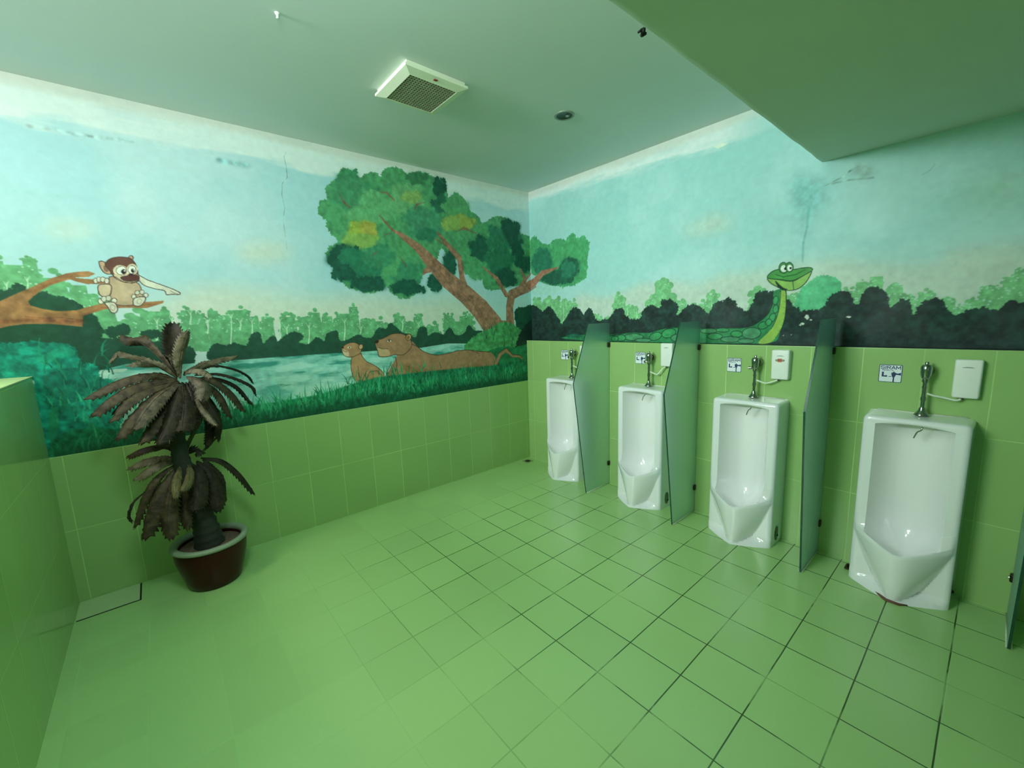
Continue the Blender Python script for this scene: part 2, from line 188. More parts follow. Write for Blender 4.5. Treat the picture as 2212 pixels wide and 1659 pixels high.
('P','L','#46312c',[3060,1760,3062,1754,3066,1749,3071,1746,3076,1746,3080,1749,3082,1754,3082,1760,3080,1766,3077,1771,3072,1774,3067,1774,3063,1771,3061,1767],0.06,0,0,1),
('P','L','#e2e0cd',[3063,1760,3064,1755,3067,1751,3071,1749,3075,1749,3078,1751,3080,1755,3080,1760,3079,1765,3076,1769,3072,1771,3068,1771,3065,1769,3063,1765],0.06,0,0,1),
('P','L','#e2e0cd',[3124,1743,3078,1750,3082,1724,3108,1697,3135,1705],0.06,0,0,1),
('S','L','#46312c',[3124,1743,3114,1747,3101,1750,3087,1751,3078,1750,3075,1746,3076,1739,3078,1731,3082,1724,3087,1717,3094,1708,3101,1701,3108,1697,3116,1696,3124,1697,3131,1700,3135,1705,3135,1713,3134,1724,3130,1735,3124,1743],0.02,0,[3.5,4.0,4.0,4.0,3.5,3.5,4.0,3.5,4.0,3.5,3.5,3.5,4.0,4.0,4.0,4.0,3.5,3.5,3.5,3.5,3.5],1),
('P','L','#b7a58a',[3096,1719,3100,1712,3105,1708,3110,1706,3115,1709,3118,1714,3118,1721,3116,1729,3112,1736,3107,1740,3102,1742,3097,1739,3094,1734,3094,1727],0.06,0,0,1),
('P','L','#e2e0cd',[3099,1720,3102,1715,3106,1712,3109,1711,3113,1712,3114,1716,3115,1722,3113,1728,3110,1733,3106,1736,3102,1737,3099,1736,3097,1732,3097,1726],0.06,0,0,1),
('K','L','#56a06c',[2024,2364,2003,2442,1953,2468,1949,2553,1876,2613,1834,2692,1768,2704,1711,2652,1654,2691,1576,2721,1525,2670,1508,2738,1424,2790,1325,2773,1298,2741,1207,2795,1106,2787,987,2769,931,2689,900,2626,825,2689,754,2660,685,2563,572,2506,536,2449,401,2527,264,2544,125,2483,17,2401,-216,2396,-251,2231,-125,2083,76,1909,206,1899,368,1855,536,1870,561,1997,751,1989,819,2107,933,2147,1013,2211,1093,2043,1218,1968,1310,1784,1448,1771,1537,1846,1566,1921,1571,1856,1701,1800,1806,1830,1887,1858,1951,1976,1998,2052,1972,2122,1898,2167,1968,2257,1972,2324],0.1,0,21,1),
('K','L','#3f8a60',[1718,2660,1709,2630,1749,2605,1788,2587,1819,2602,1845,2607,1878,2617,1878,2646,1836,2668,1821,2704,1780,2697,1732,2714,1718,2687],0.08,1,20,1),
('K','L','#3f8a60',[1554,2589,1598,2558,1618,2533,1651,2524,1682,2520,1700,2536,1745,2541,1736,2576,1711,2606,1676,2625,1637,2644,1618,2616,1580,2614],0.08,1,20,1),
('K','L','#4a9368',[1705,2535,1698,2491,1748,2462,1788,2388,1844,2422,1879,2448,1947,2466,1921,2529,1901,2592,1837,2637,1765,2650,1697,2646,1660,2601],0.08,1,20,1),
('K','L','#69b078',[1343,2475,1460,2412,1514,2367,1590,2342,1690,2300,1745,2344,1858,2366,1751,2443,1710,2489,1677,2576,1561,2584,1498,2539,1364,2547],0.08,1,22,1),
('K','L','#6fb079',[1183,2606,1142,2550,1226,2510,1301,2501,1393,2444,1418,2508,1479,2532,1421,2588,1442,2649,1353,2669,1283,2695,1183,2720,1172,2655],0.08,1,22,1),
('K','L','#3f7f58',[1117,2768,1119,2750,1125,2721,1191,2725,1240,2703,1276,2712,1281,2730,1309,2745,1284,2771,1225,2782,1186,2787,1138,2799,1083,2799],0.08,1,22,1),
('K','L','#8db569',[1186,2605,1212,2583,1229,2562,1267,2555,1302,2548,1325,2559,1382,2560,1350,2590,1330,2612,1298,2630,1262,2628,1208,2650,1188,2628],0.08,1,22,1),
('K','L','#1d5a46',[924,2736,938,2699,961,2672,987,2628,1019,2645,1050,2656,1037,2703,1038,2731,1024,2757,1010,2800,980,2784,950,2793,928,2772],0.08,1,24,1),
('K','L','#2a6b52',[903,2580,915,2537,960,2525,985,2509,1013,2506,1047,2509,1070,2536,1075,2578,1027,2601,1003,2617,970,2665,934,2648,932,2605],0.08,1,24,1),
('K','L','#4a9670',[973,2422,998,2351,1080,2305,1165,2317,1237,2286,1337,2280,1304,2360,1376,2411,1301,2469,1238,2534,1147,2508,1057,2524,1013,2476],0.08,1,22,1),
('K','L','#2f7a5c',[1032,2313,1075,2285,1090,2253,1149,2264,1181,2262,1228,2259,1244,2279,1242,2303,1212,2323,1179,2338,1139,2354,1093,2352,1059,2336],0.08,1,24,1),
('K','L','#5aa06a',[682,2564,729,2502,774,2458,828,2438,886,2424,911,2471,934,2506,976,2559,914,2605,869,2647,805,2703,779,2623,686,2637],0.08,1,24,1),
('K','L','#9aa94f',[597,2466,650,2435,683,2403,770,2400,848,2378,879,2403,952,2410,901,2441,915,2472,832,2489,756,2512,704,2493,639,2488],0.08,1,24,1),
('K','L','#8fae5a',[796,2431,799,2403,854,2389,892,2375,939,2367,978,2376,988,2398,985,2420,967,2442,933,2464,884,2473,838,2470,796,2458],0.08,1,24,1),
('K','L','#1f5f49',[447,2233,507,2190,518,2132,587,2121,632,2154,678,2160,681,2198,691,2231,697,2285,628,2290,571,2345,495,2336,470,2281],0.08,1,26,1),
('K','L','#2f7a5a',[19,2374,12,2288,181,2272,257,2236,335,2251,455,2235,485,2298,425,2359,479,2447,326,2439,238,2499,150,2469,57,2440],0.08,1,26,1),
('K','L','#1a5443',[68,2436,73,2381,98,2313,169,2274,221,2332,252,2361,275,2393,276,2436,286,2503,228,2548,163,2534,114,2517,33,2511],0.08,1,26,1),
('K','L','#1a5443',[11,2240,31,2195,34,2117,76,2088,118,2096,130,2164,168,2194,153,2259,144,2327,99,2329,69,2332,20,2368,-6,2313],0.08,1,28,1),
('K','L','#2c7758',[116,2152,179,2099,210,2042,286,2009,392,1971,478,2015,525,2085,531,2168,417,2211,361,2267,273,2276,219,2229,172,2197],0.08,1,28,1),
('K','L','#1b5745',[154,1974,94,1928,170,1901,241,1883,313,1891,376,1908,382,1949,403,1985,372,2025,308,2050,233,2058,173,2039,135,2010],0.08,1,26,1),
('K','L','#56a46e',[482,2026,487,1981,531,1941,600,1947,658,1936,703,1959,725,1995,726,2035,690,2069,665,2134,591,2094,528,2101,486,2070],0.08,1,26,1),
('K','L','#1d5c48',[-102,2124,-100,2094,-76,2067,-37,2046,18,2029,43,2068,70,2095,67,2133,53,2172,2,2185,-44,2198,-82,2181,-151,2176],0.08,1,28,1),
('K','L','#57a46f',[-258,2330,-218,2291,-151,2274,-111,2225,-46,2246,-9,2269,17,2292,14,2322,-16,2349,-55,2373,-115,2399,-157,2370,-231,2367],0.08,1,28,1),
('K','L','#9fb24a',[1634,2273,1629,2230,1662,2190,1711,2199,1758,2171,1799,2190,1829,2226,1821,2278,1794,2328,1735,2329,1696,2348,1658,2337,1601,2329],0.08,1,22,1),
('K','L','#b0ac4c',[1620,2295,1596,2260,1629,2233,1665,2213,1695,2232,1728,2237,1731,2269,1723,2296,1704,2317,1683,2334,1658,2339,1632,2338,1625,2314],0.08,1,22,1),
('K','L','#8db35b',[1624,2202,1615,2173,1658,2145,1724,2149,1784,2128,1840,2138,1881,2161,1874,2196,1842,2230,1763,2233,1712,2248,1661,2243,1583,2241],0.08,1,22,1),
('K','L','#1a5544',[1787,2056,1797,2026,1828,2000,1871,1957,1923,1983,1973,1992,2019,2018,2001,2061,1973,2101,1925,2140,1851,2153,1782,2140,1736,2106],0.08,1,22,1),
('K','L','#2c7d5e',[1579,2027,1575,1962,1667,1923,1758,1922,1862,1876,1914,1931,1917,1985,1907,2029,1903,2086,1834,2138,1743,2104,1682,2093,1642,2063],0.08,1,22,1),
('K','L','#1c5a48',[1566,1867,1554,1829,1647,1821,1698,1815,1756,1806,1794,1825,1850,1843,1831,1875,1789,1897,1746,1919,1690,1911,1620,1922,1578,1898],0.08,1,22,1),
('K','L','#1c5a48',[1804,1943,1806,1903,1859,1897,1887,1891,1916,1888,1953,1891,1975,1917,1963,1951,1961,1995,1916,2013,1878,1991,1843,1992,1827,1969],0.08,1,22,1),
('K','L','#3f8f68',[1259,1967,1225,1921,1277,1883,1349,1870,1413,1879,1480,1890,1521,1930,1486,1977,1464,2021,1404,2049,1336,2050,1273,2041,1197,2023],0.08,1,24,1),
('K','L','#1c5a48',[1195,1843,1203,1810,1310,1807,1352,1772,1409,1801,1472,1803,1522,1822,1511,1849,1472,1872,1421,1893,1343,1904,1276,1889,1265,1861],0.08,1,24,1),
('K','L','#1c5a48',[990,1907,1029,1879,1035,1834,1072,1817,1114,1812,1130,1854,1171,1876,1144,1921,1128,1956,1093,1968,1059,1993,1015,1991,1002,1947],0.08,1,24,1),
('K','L','#1c5a48',[860,2068,871,2019,887,1963,923,1947,951,1972,989,1974,1000,2030,991,2089,972,2141,941,2172,908,2175,887,2142,871,2110],0.08,1,24,1),
('K','L','#5aa970',[1431,2025,1455,1990,1460,1929,1499,1950,1529,1937,1572,1937,1552,2001,1569,2041,1559,2098,1516,2104,1480,2133,1463,2084,1419,2080],0.08,1,22,1),
('K','L','#3f8f68',[1457,2110,1475,2060,1526,2018,1598,1994,1666,2005,1712,2032,1742,2067,1690,2107,1690,2145,1633,2150,1589,2171,1513,2191,1520,2135],0.08,1,22,1),
('K','R','#4fa66d',[10,2328,93,2369,170,2290,303,2257,360,2300,468,2295,519,2262,589,2325,654,2265,751,2262,782,2185,757,2068,748,1923,615,1867,422,1864,197,1924,40,2021],0.08,0,28,1),
('K','R','#2c7d5e',[315,2125,325,2059,279,2006,200,1996,112,1997,57,2062,18,2127,53,2186,99,2219,137,2263,203,2242,272,2235,294,2176],0.08,1,28,1),
('K','R','#1f6048',[674,2017,675,1969,632,1941,577,1945,521,1938,462,1964,430,2017,444,2069,478,2107,534,2108,579,2104,618,2085,671,2063],0.08,1,24,1),
('K','R','#1f6048',[604,1925,589,1892,512,1875,409,1882,301,1882,240,1918,121,1950,218,1976,272,1991,314,2018,414,2009,497,1986,539,1957],0.08,1,26,1),
('K','R','#2c7d5e',[625,1998,611,1963,578,1943,540,1936,493,1925,449,1954,471,2002,431,2041,484,2052,502,2085,541,2065,581,2064,616,2038],0.08,1,24,1),
('P','R','#a9dcd0',[28,1995,119,1972,35,1903,14,1912],0.03,0,0,1),
('P','R','#a9dcd0',[-97,1807,156,1886,422,1838,309,1780],0.03,2,0,1),
('S','L','#a67860',[1475,2310,1383,2272,1229,2176,1106,2054,962,1920,763,1790,597,1651,455,1490],0.16,0,[15.4,40.0,79.2,126.0,156.0,182.0,214.5,247.0],1),
('S','R','#a67860',[-3258,3061,-2899,2906,-2377,2628,-2020,2365,-1656,2108,-1226,1882,-920,1681,-690,1479],0.16,0,[28.0,76.0,136.8,189.0,234.0,238.0,280.5,304.0],1),
('S','L','#a67860',[1032,2324,941,2234,817,2125,799,1950,774,1865],0.16,0,[21.6,46.2,52.8,60.0,72.8],1),
('S','R','#a67860',[-1827,2752,-1606,2568,-1336,2359,-1297,2109,-1247,1986],0.16,0,[30.6,71.4,70.4,85.0,95.2],1),
('S','L','#a67860',[225,1468,225,1674,192,1797,1,1869,-139,1936,-265,2033,-513,2106],0.16,0,[112.0,92.4,105.0,92.4,86.8,63.0,15.0],1),
('S','R','#a67860',[-364,1460,-364,1689,-321,1822,-93,1878,57,1929,180,2007,399,2039],0.16,0,[128.0,99.0,112.5,99.0,80.6,58.8,13.0],1),
('S','L','#a67860',[265,1796,380,1953,550,2058],0.16,0,[52.0,41.6,13.0],1),
('S','R','#a67860',[-416,1828,-577,2024,-840,2189],0.16,0,[60.0,51.2,16.0],1),
('S','L','#a67860',[98,1826,-2,1953,50,2063],0.16,0,[70.0,47.6,16.8],1),
('S','R','#a67860',[-206,1843,-90,1964,-149,2087],0.16,0,[75.0,47.6,16.8],1),
('S','L','#a67860',[17,1938,-93,2022],0.16,0,[35.0,14.0],1),
('S','R','#a67860',[-112,1952,8,2020],0.16,0,[37.5,14.0],1),
('S','L','#a67860',[1095,2020,1177,1993,1203,1963],0.16,0,[66.0,43.2,17.6],1),
('S','R','#a67860',[-1990,2306,-2222,2294,-2299,2254],0.16,0,[99.0,68.4,30.4],1),
('S','L','#a67860',[456,1476,280,1470],0.16,0,[143.0,126.0],1),
('S','R','#a67860',[-691,1463,-437,1461],0.16,0,[176.0,135.0],1),
('S','L','#965a4a',[822,1814,690,1715,601,1573,508,1465],0.1,1,[9.6,10.4,10.4,7.8],1),
('S','R','#965a4a',[-1346,1925,-1085,1772,-928,1582,-772,1448],0.1,1,[13.6,13.6,13.6,9.6],1),
('S','L','#965a4a',[231,1742,243,1565],0.1,1,[6.5,8.4],1),
('S','R','#965a4a',[-372,1765,-387,1568],0.1,1,[7.5,9.0],1),
('S','L','#965a4a',[629,1664,554,1546],0.1,1,[7.8,6.5],1),
('S','R','#965a4a',[-975,1700,-847,1547],0.1,1,[9.6,8.0],1),
('S','L','#965a4a',[533,1611,455,1503],0.1,1,[6.5,7.0],1),
('S','R','#965a4a',[-813,1628,-688,1495],0.1,1,[8.0,8.5],1),
('S','L','#965a4a',[1117,2088,989,1943,897,1813],0.1,1,[12.0,12.0,9.6],1),
('S','R','#965a4a',[-2050,2424,-1720,2150,-1506,1936],0.1,1,[18.0,18.0,14.4],1),
('S','L','#965a4a',[1386,2245,1291,2188,1196,2094],0.1,1,[8.8,11.0,9.9],1),
('S','R','#965a4a',[-2907,2858,-2578,2687,-2277,2472],0.1,1,[15.2,20.0,16.2],1),
('S','L','#965a4a',[156,1770,-36,1828,-158,1887],0.1,1,[8.4,16.8,19.6],1),
('S','R','#965a4a',[-277,1789,-52,1832,75,1879],0.1,1,[9.0,18.0,19.6],1),
('S','L','#965a4a',[1478,2278,1526,2263,1538,2246],0.1,1,[6.6,8.0,4.0],1),
('S','R','#965a4a',[-3268,3000,-3471,3014,-3528,2991],0.1,1,[12.0,16.8,8.0],1),
('S','L','#965a4a',[1564,2406,1518,2358,1475,2316],0.1,1,[8.0,22.0,24.2],1),
('S','R','#965a4a',[-3647,3350,-3436,3198,-3256,3071],0.1,1,[16.0,44.0,44.0],1),
('S','L','#965a4a',[1554,2589,1487,2590,1427,2542],0.1,1,[6.0,17.6,14.0],1),
('S','R','#965a4a',[-3600,3718,-3305,3626,-3064,3460],0.1,1,[12.0,30.4,26.6],1),
('S','L','#965a4a',[1870,2519,1840,2466,1803,2434],0.1,1,[6.0,16.0,14.0],1),
('S','R','#965a4a',[-5415,4104,-5204,3906,-4952,3758],0.1,1,[13.8,36.8,32.2],1),
('S','L','#965a4a',[1248,2498,1226,2539,1148,2567],0.1,1,[17.6,15.4,6.6],1),
('S','R','#965a4a',[-2439,3197,-2370,3247,-2137,3223],0.1,1,[28.8,25.2,10.8],1),
('S','L','#965a4a',[817,2364,748,2399,589,2357],0.1,1,[9.6,26.4,6.0],1),
('S','R','#965a4a',[-1335,2693,-1197,2706,-906,2578],0.1,1,[13.6,35.2,7.5],1),
('S','L','#965a4a',[1421,2101,1360,2023],0.1,1,[6.6,14.4],1),
('S','R','#965a4a',[-3042,2612,-2816,2430],0.1,1,[12.0,24.0],1),
('S','L','#965a4a',[1063,2275,942,2217,848,2117],0.1,1,[15.4,12.0,9.6],1),
('S','R','#965a4a',[-1906,2694,-1609,2542,-1399,2359],0.1,1,[23.8,17.0,13.6],1),
('S','L','#965a4a',[1654,2085,1617,2119],0.1,1,[5.0,14.0],1),
('S','R','#965a4a',[-4084,2751,-3899,2794],0.1,1,[11.0,30.8],1),
('K','L','#1e5541',[144,1632,9,1659,-109,1643,-132,1160,67,1204,132,1464],0.08,0,19,1),
('K','L','#4f9f63',[810,1272,727,1357,610,1416,457,1463,314,1512,151,1465,60,1376,68,1175,387,1117,639,1194],0.15,0,18,1),
('K','L','#17362c',[153,1211,99,1364,-3,1474,-104,1528,-186,1526,-166,946,-4,993,70,1118],0.08,0,18,1),
('STROKES','L',[542,1507,241,1498,190,1205,585,1257],'#1f6b48',26),
('K','L','#1f7a50',[669,1171,529,1229,347,1258,158,1245,-63,1245,-52,956,679,1007],0.15,0,13,1),
('P','L','#ac8160',[1486,1301,1369,1383,1313,1337,1242,1283,1131,1247,1013,1250,890,1267,763,1265,648,1244,511,1225,443,1166,486,1043,812,995,1121,980,1328,1056,1610,1089,1579,1168,1529,1234],0.07,0,0,1),
('P','L','#9a6c45',[1450,1191,1254,1122,963,1092,639,1114,557,1022,1121,980,1394,1063],0.1,10,0,1),
('S','L','#4a3324',[1363,1382,1406,1384,1388,1372,1346,1353,1313,1337,1298,1324,1281,1309,1263,1295,1242,1283,1217,1272,1190,1261,1160,1253,1131,1247,1102,1244,1073,1245,1043,1247,1013,1250,983,1254,952,1259,921,1264,890,1267,858,1268,826,1269,794,1268,763,1265,734,1261,706,1256,678,1249,648,1244,614,1239,577,1236,541,1232,511,1225],0.06,0,[4.4,4.8,4.8,4.8,4.8,4.8,4.8,4.8,4.8,4.8,5.2,5.2,5.2,5.2,4.8,5.2,5.2,5.2,5.2,5.2,5.2,5.2,5.2,5.2,5.2,5.2,5.2,5.6,5.2,5.2,5.6,5.6,5.6],1),
('S','L','#4a3324',[731,1255,649,1224,634,1196],0.06,0,[4.2,3.9,2.8],1),
('S','L','#4a3324',[438,1095,378,1192,293,1233,210,1164,113,1153,61,1116],0.06,0,[50.4,44.8,39.2,30.8,30.0,15.0],1),
('S','L','#ac8160',[438,1095,378,1189,293,1229,211,1161,113,1150,65,1116],0.06,0,[42.0,36.4,33.0,22.4,21.0,7.5],1),
('P','L','#ac8160',[1689,1398,1667,1413,1618,1424,1580,1440,1536,1457,1473,1458,1415,1439,1369,1395,1366,1341,1409,1296,1456,1273,1526,1281,1570,1273,1625,1270,1669,1281,1673,1315,1684,1350],0.06,0,0,1),
('S','L','#4a3324',[1689,1398,1686,1405,1681,1408,1675,1410,1667,1413,1656,1416,1643,1418,1630,1421,1618,1424,1608,1428,1599,1432,1590,1436,1580,1440,1570,1445,1560,1449,1549,1454,1536,1457,1522,1459,1506,1460,1489,1460,1473,1458,1458,1456,1443,1452,1428,1446,1415,1439,1401,1430,1388,1419,1377,1407,1369,1395,1364,1382,1362,1368,1362,1354,1366,1341,1374,1328,1385,1316,1397,1305,1409,1296,1420,1288,1431,1281,1443,1276,1456,1273,1473,1273,1491,1276,1510,1279,1526,1281,1538,1280,1548,1277,1559,1275,1570,1273,1583,1271,1598,1270,1612,1270,1625,1270,1638,1271,1650,1273,1661,1276,1669,1281,1672,1288,1673,1297,1672,1306,1673,1315,1675,1324,1678,1332,1681,1341,1684,1350,1686,1362,1689,1376,1690,1389,1689,1398],0.02,0,[4.4,4.4,4.8,4.4,4.8,4.8,4.4,4.8,4.8,4.4,4.8,4.8,4.4,4.8,4.4,4.4,4.4,4.4,4.4,4.8,4.8,4.4,4.4,4.8,4.8,4.8,4.8,4.8,4.8,4.8,4.8,4.8,4.8,4.8,4.8,4.8,4.4,4.8,4.8,4.8,4.8,4.8,4.8,4.8,4.8,4.8,4.4,4.4,4.4,4.4,4.8,4.8,4.8,4.4,4.8,4.8,4.4,4.4,4.4,4.8,4.4,4.8,4.8,4.4,4.4,4.4,4.4,4.4,4.4],1),
('P','L','#cda97f',[1680,1373,1654,1348,1613,1339,1578,1320,1569,1280,1625,1275,1663,1285,1670,1318],0.03,2,0,1),
('P','L','#3a2620',[1692,1399,1672,1411,1655,1406,1666,1390,1685,1387],0.06,0,0,1),
('S','L','#4a3324',[1674,1386,1674,1354,1631,1338,1583,1337],0.06,0,[3.3,3.3,4.4,3.3],1),
('P','L','#4a3324',[1361,1413,1370,1402,1382,1395,1395,1393,1407,1398,1414,1408,1417,1420,1413,1434,1405,1445,1393,1452,1380,1453,1368,1449,1360,1439,1357,1426],0.06,0,0,1),
('P','L','#c89d72',[1367,1414,1374,1405,1383,1399,1394,1398,1403,1402,1409,1409,1410,1419,1408,1430,1401,1439,1391,1445,1381,1446,1372,1443,1366,1435,1364,1425],0.06,0,0,1),
('P','L','#8a5f40',[1380,1414,1383,1409,1389,1406,1394,1405,1399,1407,1402,1411,1403,1417,1401,1423,1397,1428,1392,1432,1386,1432,1382,1431,1379,1426,1378,1421],0.06,0,0,1),
('P','L','#f0ead6',[1586,1399,1565,1410,1547,1402,1562,1391],0.06,0,0,1),
('P','L','#3b2a18',[1559,1400,1560,1396,1563,1394,1566,1392,1569,1393,1572,1394,1573,1397,1574,1401,1573,1404,1571,1407,1568,1408,1564,1408,1561,1406,1560,1403],0.06,0,0,1),
('S','L','#4a3324',[1591,1399,1566,1412,1539,1403],0.06,0,[3.3,4.8,3.3],1),
('S','L','#4a3324',[1523,1263,1513,1197,1531,1139],0.06,0,[4.8,4.8,3.6],1),
('S','L','#4a3324',[1561,1225,1591,1169,1619,1125],0.06,0,[3.6,4.8,3.6],1),
('P','L','#b78c64',[1882,1304,1819,1318,1780,1250,1697,1197,1642,1139,1613,1054,1636,997,1772,1010,1848,1066,1897,1133,1901,1234],0.06,0,0,1),
('S','L','#4a3324',[1882,1304,1885,1304,1892,1286,1899,1259,1903,1234,1904,1210,1903,1183,1900,1156,1895,1133],0.06,0,[3.9,3.9,3.9,3.9,3.9,3.9,3.9,3.9,3.9],1),
('S','L','#4a3324',[1808,1312,1816,1313,1809,1295,1795,1271,1780,1250,1762,1237,1740,1224,1717,1211,1697,1197,1681,1183,1666,1169,1654,1155,1642,1139],0.06,0,[3.9,3.9,3.9,3.9,3.9,3.9,3.9,3.9,4.2,3.9,3.9,4.2,4.2],1),
('S','L','#4a3324',[1767,1067,1786,1115,1753,1160,1694,1161,1662,1118],0.06,0,[3.6,3.6,3.3,3.6,3.6],1),
('S','L','#4a3324',[1848,1212,1845,1139,1818,1079],0.06,0,[3.3,3.3,3.6],1),
('P','L','#b78c64',[1966,1370,1944,1384,1919,1397,1883,1406,1840,1397,1812,1364,1815,1322,1854,1300,1896,1291,1931,1298,1954,1317,1958,1346],0.06,0,0,1),
('S','L','#4a3324',[1966,1370,1963,1374,1957,1377,1951,1380,1944,1384,1938,1387,1932,1391,1926,1394,1919,1397,1910,1400,1902,1403,1893,1405,1883,1406,1872,1405,1861,1404,1850,1401,1840,1397,1831,1390,1823,1382,1816,1373,1812,1364,1810,1353,1809,1342,1811,1331,1815,1322,1823,1315,1832,1309,1844,1304,1854,1300,1865,1297,1875,1294,1886,1292,1896,1291,1905,1291,1915,1292,1923,1295,1931,1298,1938,1302,1944,1306,1950,1311,1954,1317,1956,1324,1957,1331,1957,1339,1958,1346,1960,1352,1963,1359,1966,1365,1966,1370],0.02,0,[3.5,3.5,3.9,3.9,3.9,3.5,3.9,3.5,3.5,3.5,3.9,3.5,3.9,3.9,3.9,3.9,3.9,3.9,3.9,3.9,3.9,3.9,3.9,4.2,3.9,3.9,3.9,3.9,3.9,3.9,3.9,3.9,3.9,3.9,3.9,3.9,3.9,3.9,3.9,3.9,3.9,3.9,3.5,3.9,3.9,3.9,3.9,3.9,3.5],1),
('P','L','#dcbf9b',[1959,1359,1932,1348,1912,1329,1912,1301,1934,1302,1953,1321],0.03,0,0,1),
('P','L','#3a2620',[1967,1370,1954,1379,1944,1373,1954,1363],0.06,0,0,1),
('S','L','#4a3324',[1956,1358,1951,1345,1924,1334],0.06,0,[2.8,2.8,3.3],1),
('P','L','#4a3324',[1793,1360,1799,1351,1808,1346,1817,1345,1825,1348,1831,1356,1832,1366,1829,1376,1823,1385,1814,1391,1805,1392,1797,1388,1792,1381,1790,1371],0.06,0,0,1),
('P','L','#cda47c',[1798,1361,1803,1354,1809,1350,1816,1349,1822,1352,1826,1357,1827,1365,1825,1373,1820,1380,1813,1384,1806,1385,1801,1383,1797,1377,1796,1369],0.06,0,0,1),
('P','L','#f0ead6',[1917,1367,1902,1376,1889,1367,1903,1359],0.06,0,0,1),
('P','L','#3b2a18',[1896,1367,1897,1365,1899,1362,1901,1361,1904,1361,1906,1363,1907,1365,1907,1368,1906,1371,1905,1373,1902,1374,1900,1374,1898,1373,1897,1370],0.06,0,0,1),
('P','L','#147250',[3605,892,3492,1013,3206,969,2935,977,2676,1011,2449,1015,2129,1031,1912,1075,1678,1104,1336,1106,844,1098,507,1087,-75,1072,-133,711,2153,779,3003,807,3602,852],0.25,4,0,1),
('GRASS','L',[3568,910,3211,927,2676,1011,2326,1017,1913,1068,1681,1077,1341,1053,847,1049,510,1031,17,1030]),
('STROKES','L',[1942,1146,1576,1104,1566,971,1955,1006],'#1f9560',60),
('STROKES','L',[1613,1156,1102,1077,1063,924,1607,977],'#1f9560',110),
('STROKES','L',[1103,1068,65,1024,35,930,1112,939],'#1b8055',160),
('P','R','#c3d9c9',[1654,2165,1776,2188,1912,2233,2001,2200,2076,2154,2004,2125,1826,2113],0.03,30,0,1),
('P','R','#c9dacb',[651,1748,982,1712,1227,1763,1348,1805,1449,1790,1651,1803,1814,1753,2006,1808,2163,1797,2289,1795,2332,1515,648,1524],0.03,22,0,1),
('P','R','#c9dacb',[2319,1811,2551,1833,2728,1815,2903,1776,3090,1750,3130,1807,3184,1823,3274,1809,3395,1799,3425,1495,2334,1536],0.03,26,0,1),
('P','R','#a9d2bb',[3158,2119,3242,2148,3365,2109,3377,1983,3256,2002,3175,2042],0.03,50,0,1),
('T','R','#7cc084',[91,1800,78,1455,167],0.1,0,0,1),
('T','R','#7cc084',[253,1789,243,1453,181],0.1,0,0,1),
('T','R','#7cc084',[364,1790,355,1452,130],0.1,0,0,1),
('T','R','#7cc084',[490,1758,484,1451,145],0.1,0,0,1),
('T','R','#7cc084',[592,1737,587,1450,120],0.1,0,0,1),
('T','R','#7cc084',[1132,1770,1134,1444,146],0.1,0,0,1),
('T','R','#7cc084',[1212,1658,1214,1443,126],0.1,0,0,1),
('T','R','#7cc084',[1275,1642,1277,1443,108],0.1,0,0,1),
('T','R','#7cc084',[893,1590,893,1447,108],0.1,0,0,1),
('T','R','#7cc084',[1544,1855,1554,1440,176],0.1,0,0,1),
('T','R','#7cc084',[1533,1777,1540,1440,232],0.1,0,0,1),
('T','R','#7cc084',[1395,1610,1398,1442,132],0.1,0,0,1),
('T','R','#7cc084',[1693,1668,1700,1439,127],0.1,0,0,1),
('T','R','#7cc084',[1782,1639,1788,1438,98],0.1,0,0,1),
('T','R','#7cc084',[1877,1657,1885,1437,106],0.1,0,0,1),
('T','R','#7cc084',[1938,1715,1948,1436,102],0.1,0,0,1),
('T','R','#7cc084',[1991,1627,1999,1436,78],0.1,0,0,1),
('T','R','#7cc084',[2088,1633,2097,1435,42],0.1,0,0,1),
('T','R','#7cc084',[2255,1726,2270,1433,126],0.1,0,0,1),
('T','R','#7cc084',[2204,1573,2211,1434,60],0.1,0,0,1),
('T','R','#7cc084',[1016,1558,1016,1445,103],0.1,0,0,1),
('T','R','#7cc084',[2259,1705,2270,1486,106],0.1,0,0,1),
('T','R','#7cc084',[2452,1660,2463,1481,87],0.1,0,0,1),
('T','R','#7cc084',[2738,1675,2752,1474,81],0.1,0,0,1),
('T','R','#7cc084',[2793,1715,2810,1473,64],0.1,0,0,1),
('T','R','#7cc084',[2859,1743,2880,1471,74],0.1,0,0,1),
('T','R','#7cc084',[2942,1692,2960,1469,84],0.1,0,0,1),
('T','R','#7cc084',[2999,1620,3011,1468,63],0.1,0,0,1),
('T','R','#7cc084',[3070,1639,3084,1467,77],0.1,0,0,1),
('T','R','#7cc084',[3155,1593,3166,1465,62],0.1,0,0,1),
('T','R','#7cc084',[3208,1550,3216,1463,49],0.1,0,0,1),
('T','R','#7cc084',[3243,1579,3254,1463,48],0.1,0,0,1),
('T','R','#7cc084',[3284,1637,3301,1461,56],0.1,0,0,1),
('T','R','#7cc084',[3320,1634,3336,1461,45],0.1,0,0,1),
('T','R','#7cc084',[3355,1682,3376,1460,53],0.1,0,0,1),
('T','R','#7cc084',[3384,1718,3409,1459,52],0.1,0,0,1),
('T','R','#7cc084',[3417,1718,3442,1458,55],0.1,0,0,1),
('K','R','#5fc08a',[2488,1638,2527,1693,2597,1734,2660,1719,2694,1670,2669,1589,2610,1535,2529,1519,2477,1540],0.08,0,14,1),
('S','R','#b9e2bd',[468,1714,472,1598,459,1482],0.06,0,[4.5,8.0,12.8],1),
('S','R','#b9e2bd',[1541,1690,1547,1628,1541,1566],0.06,0,[3.6,6.5,9.6],1),
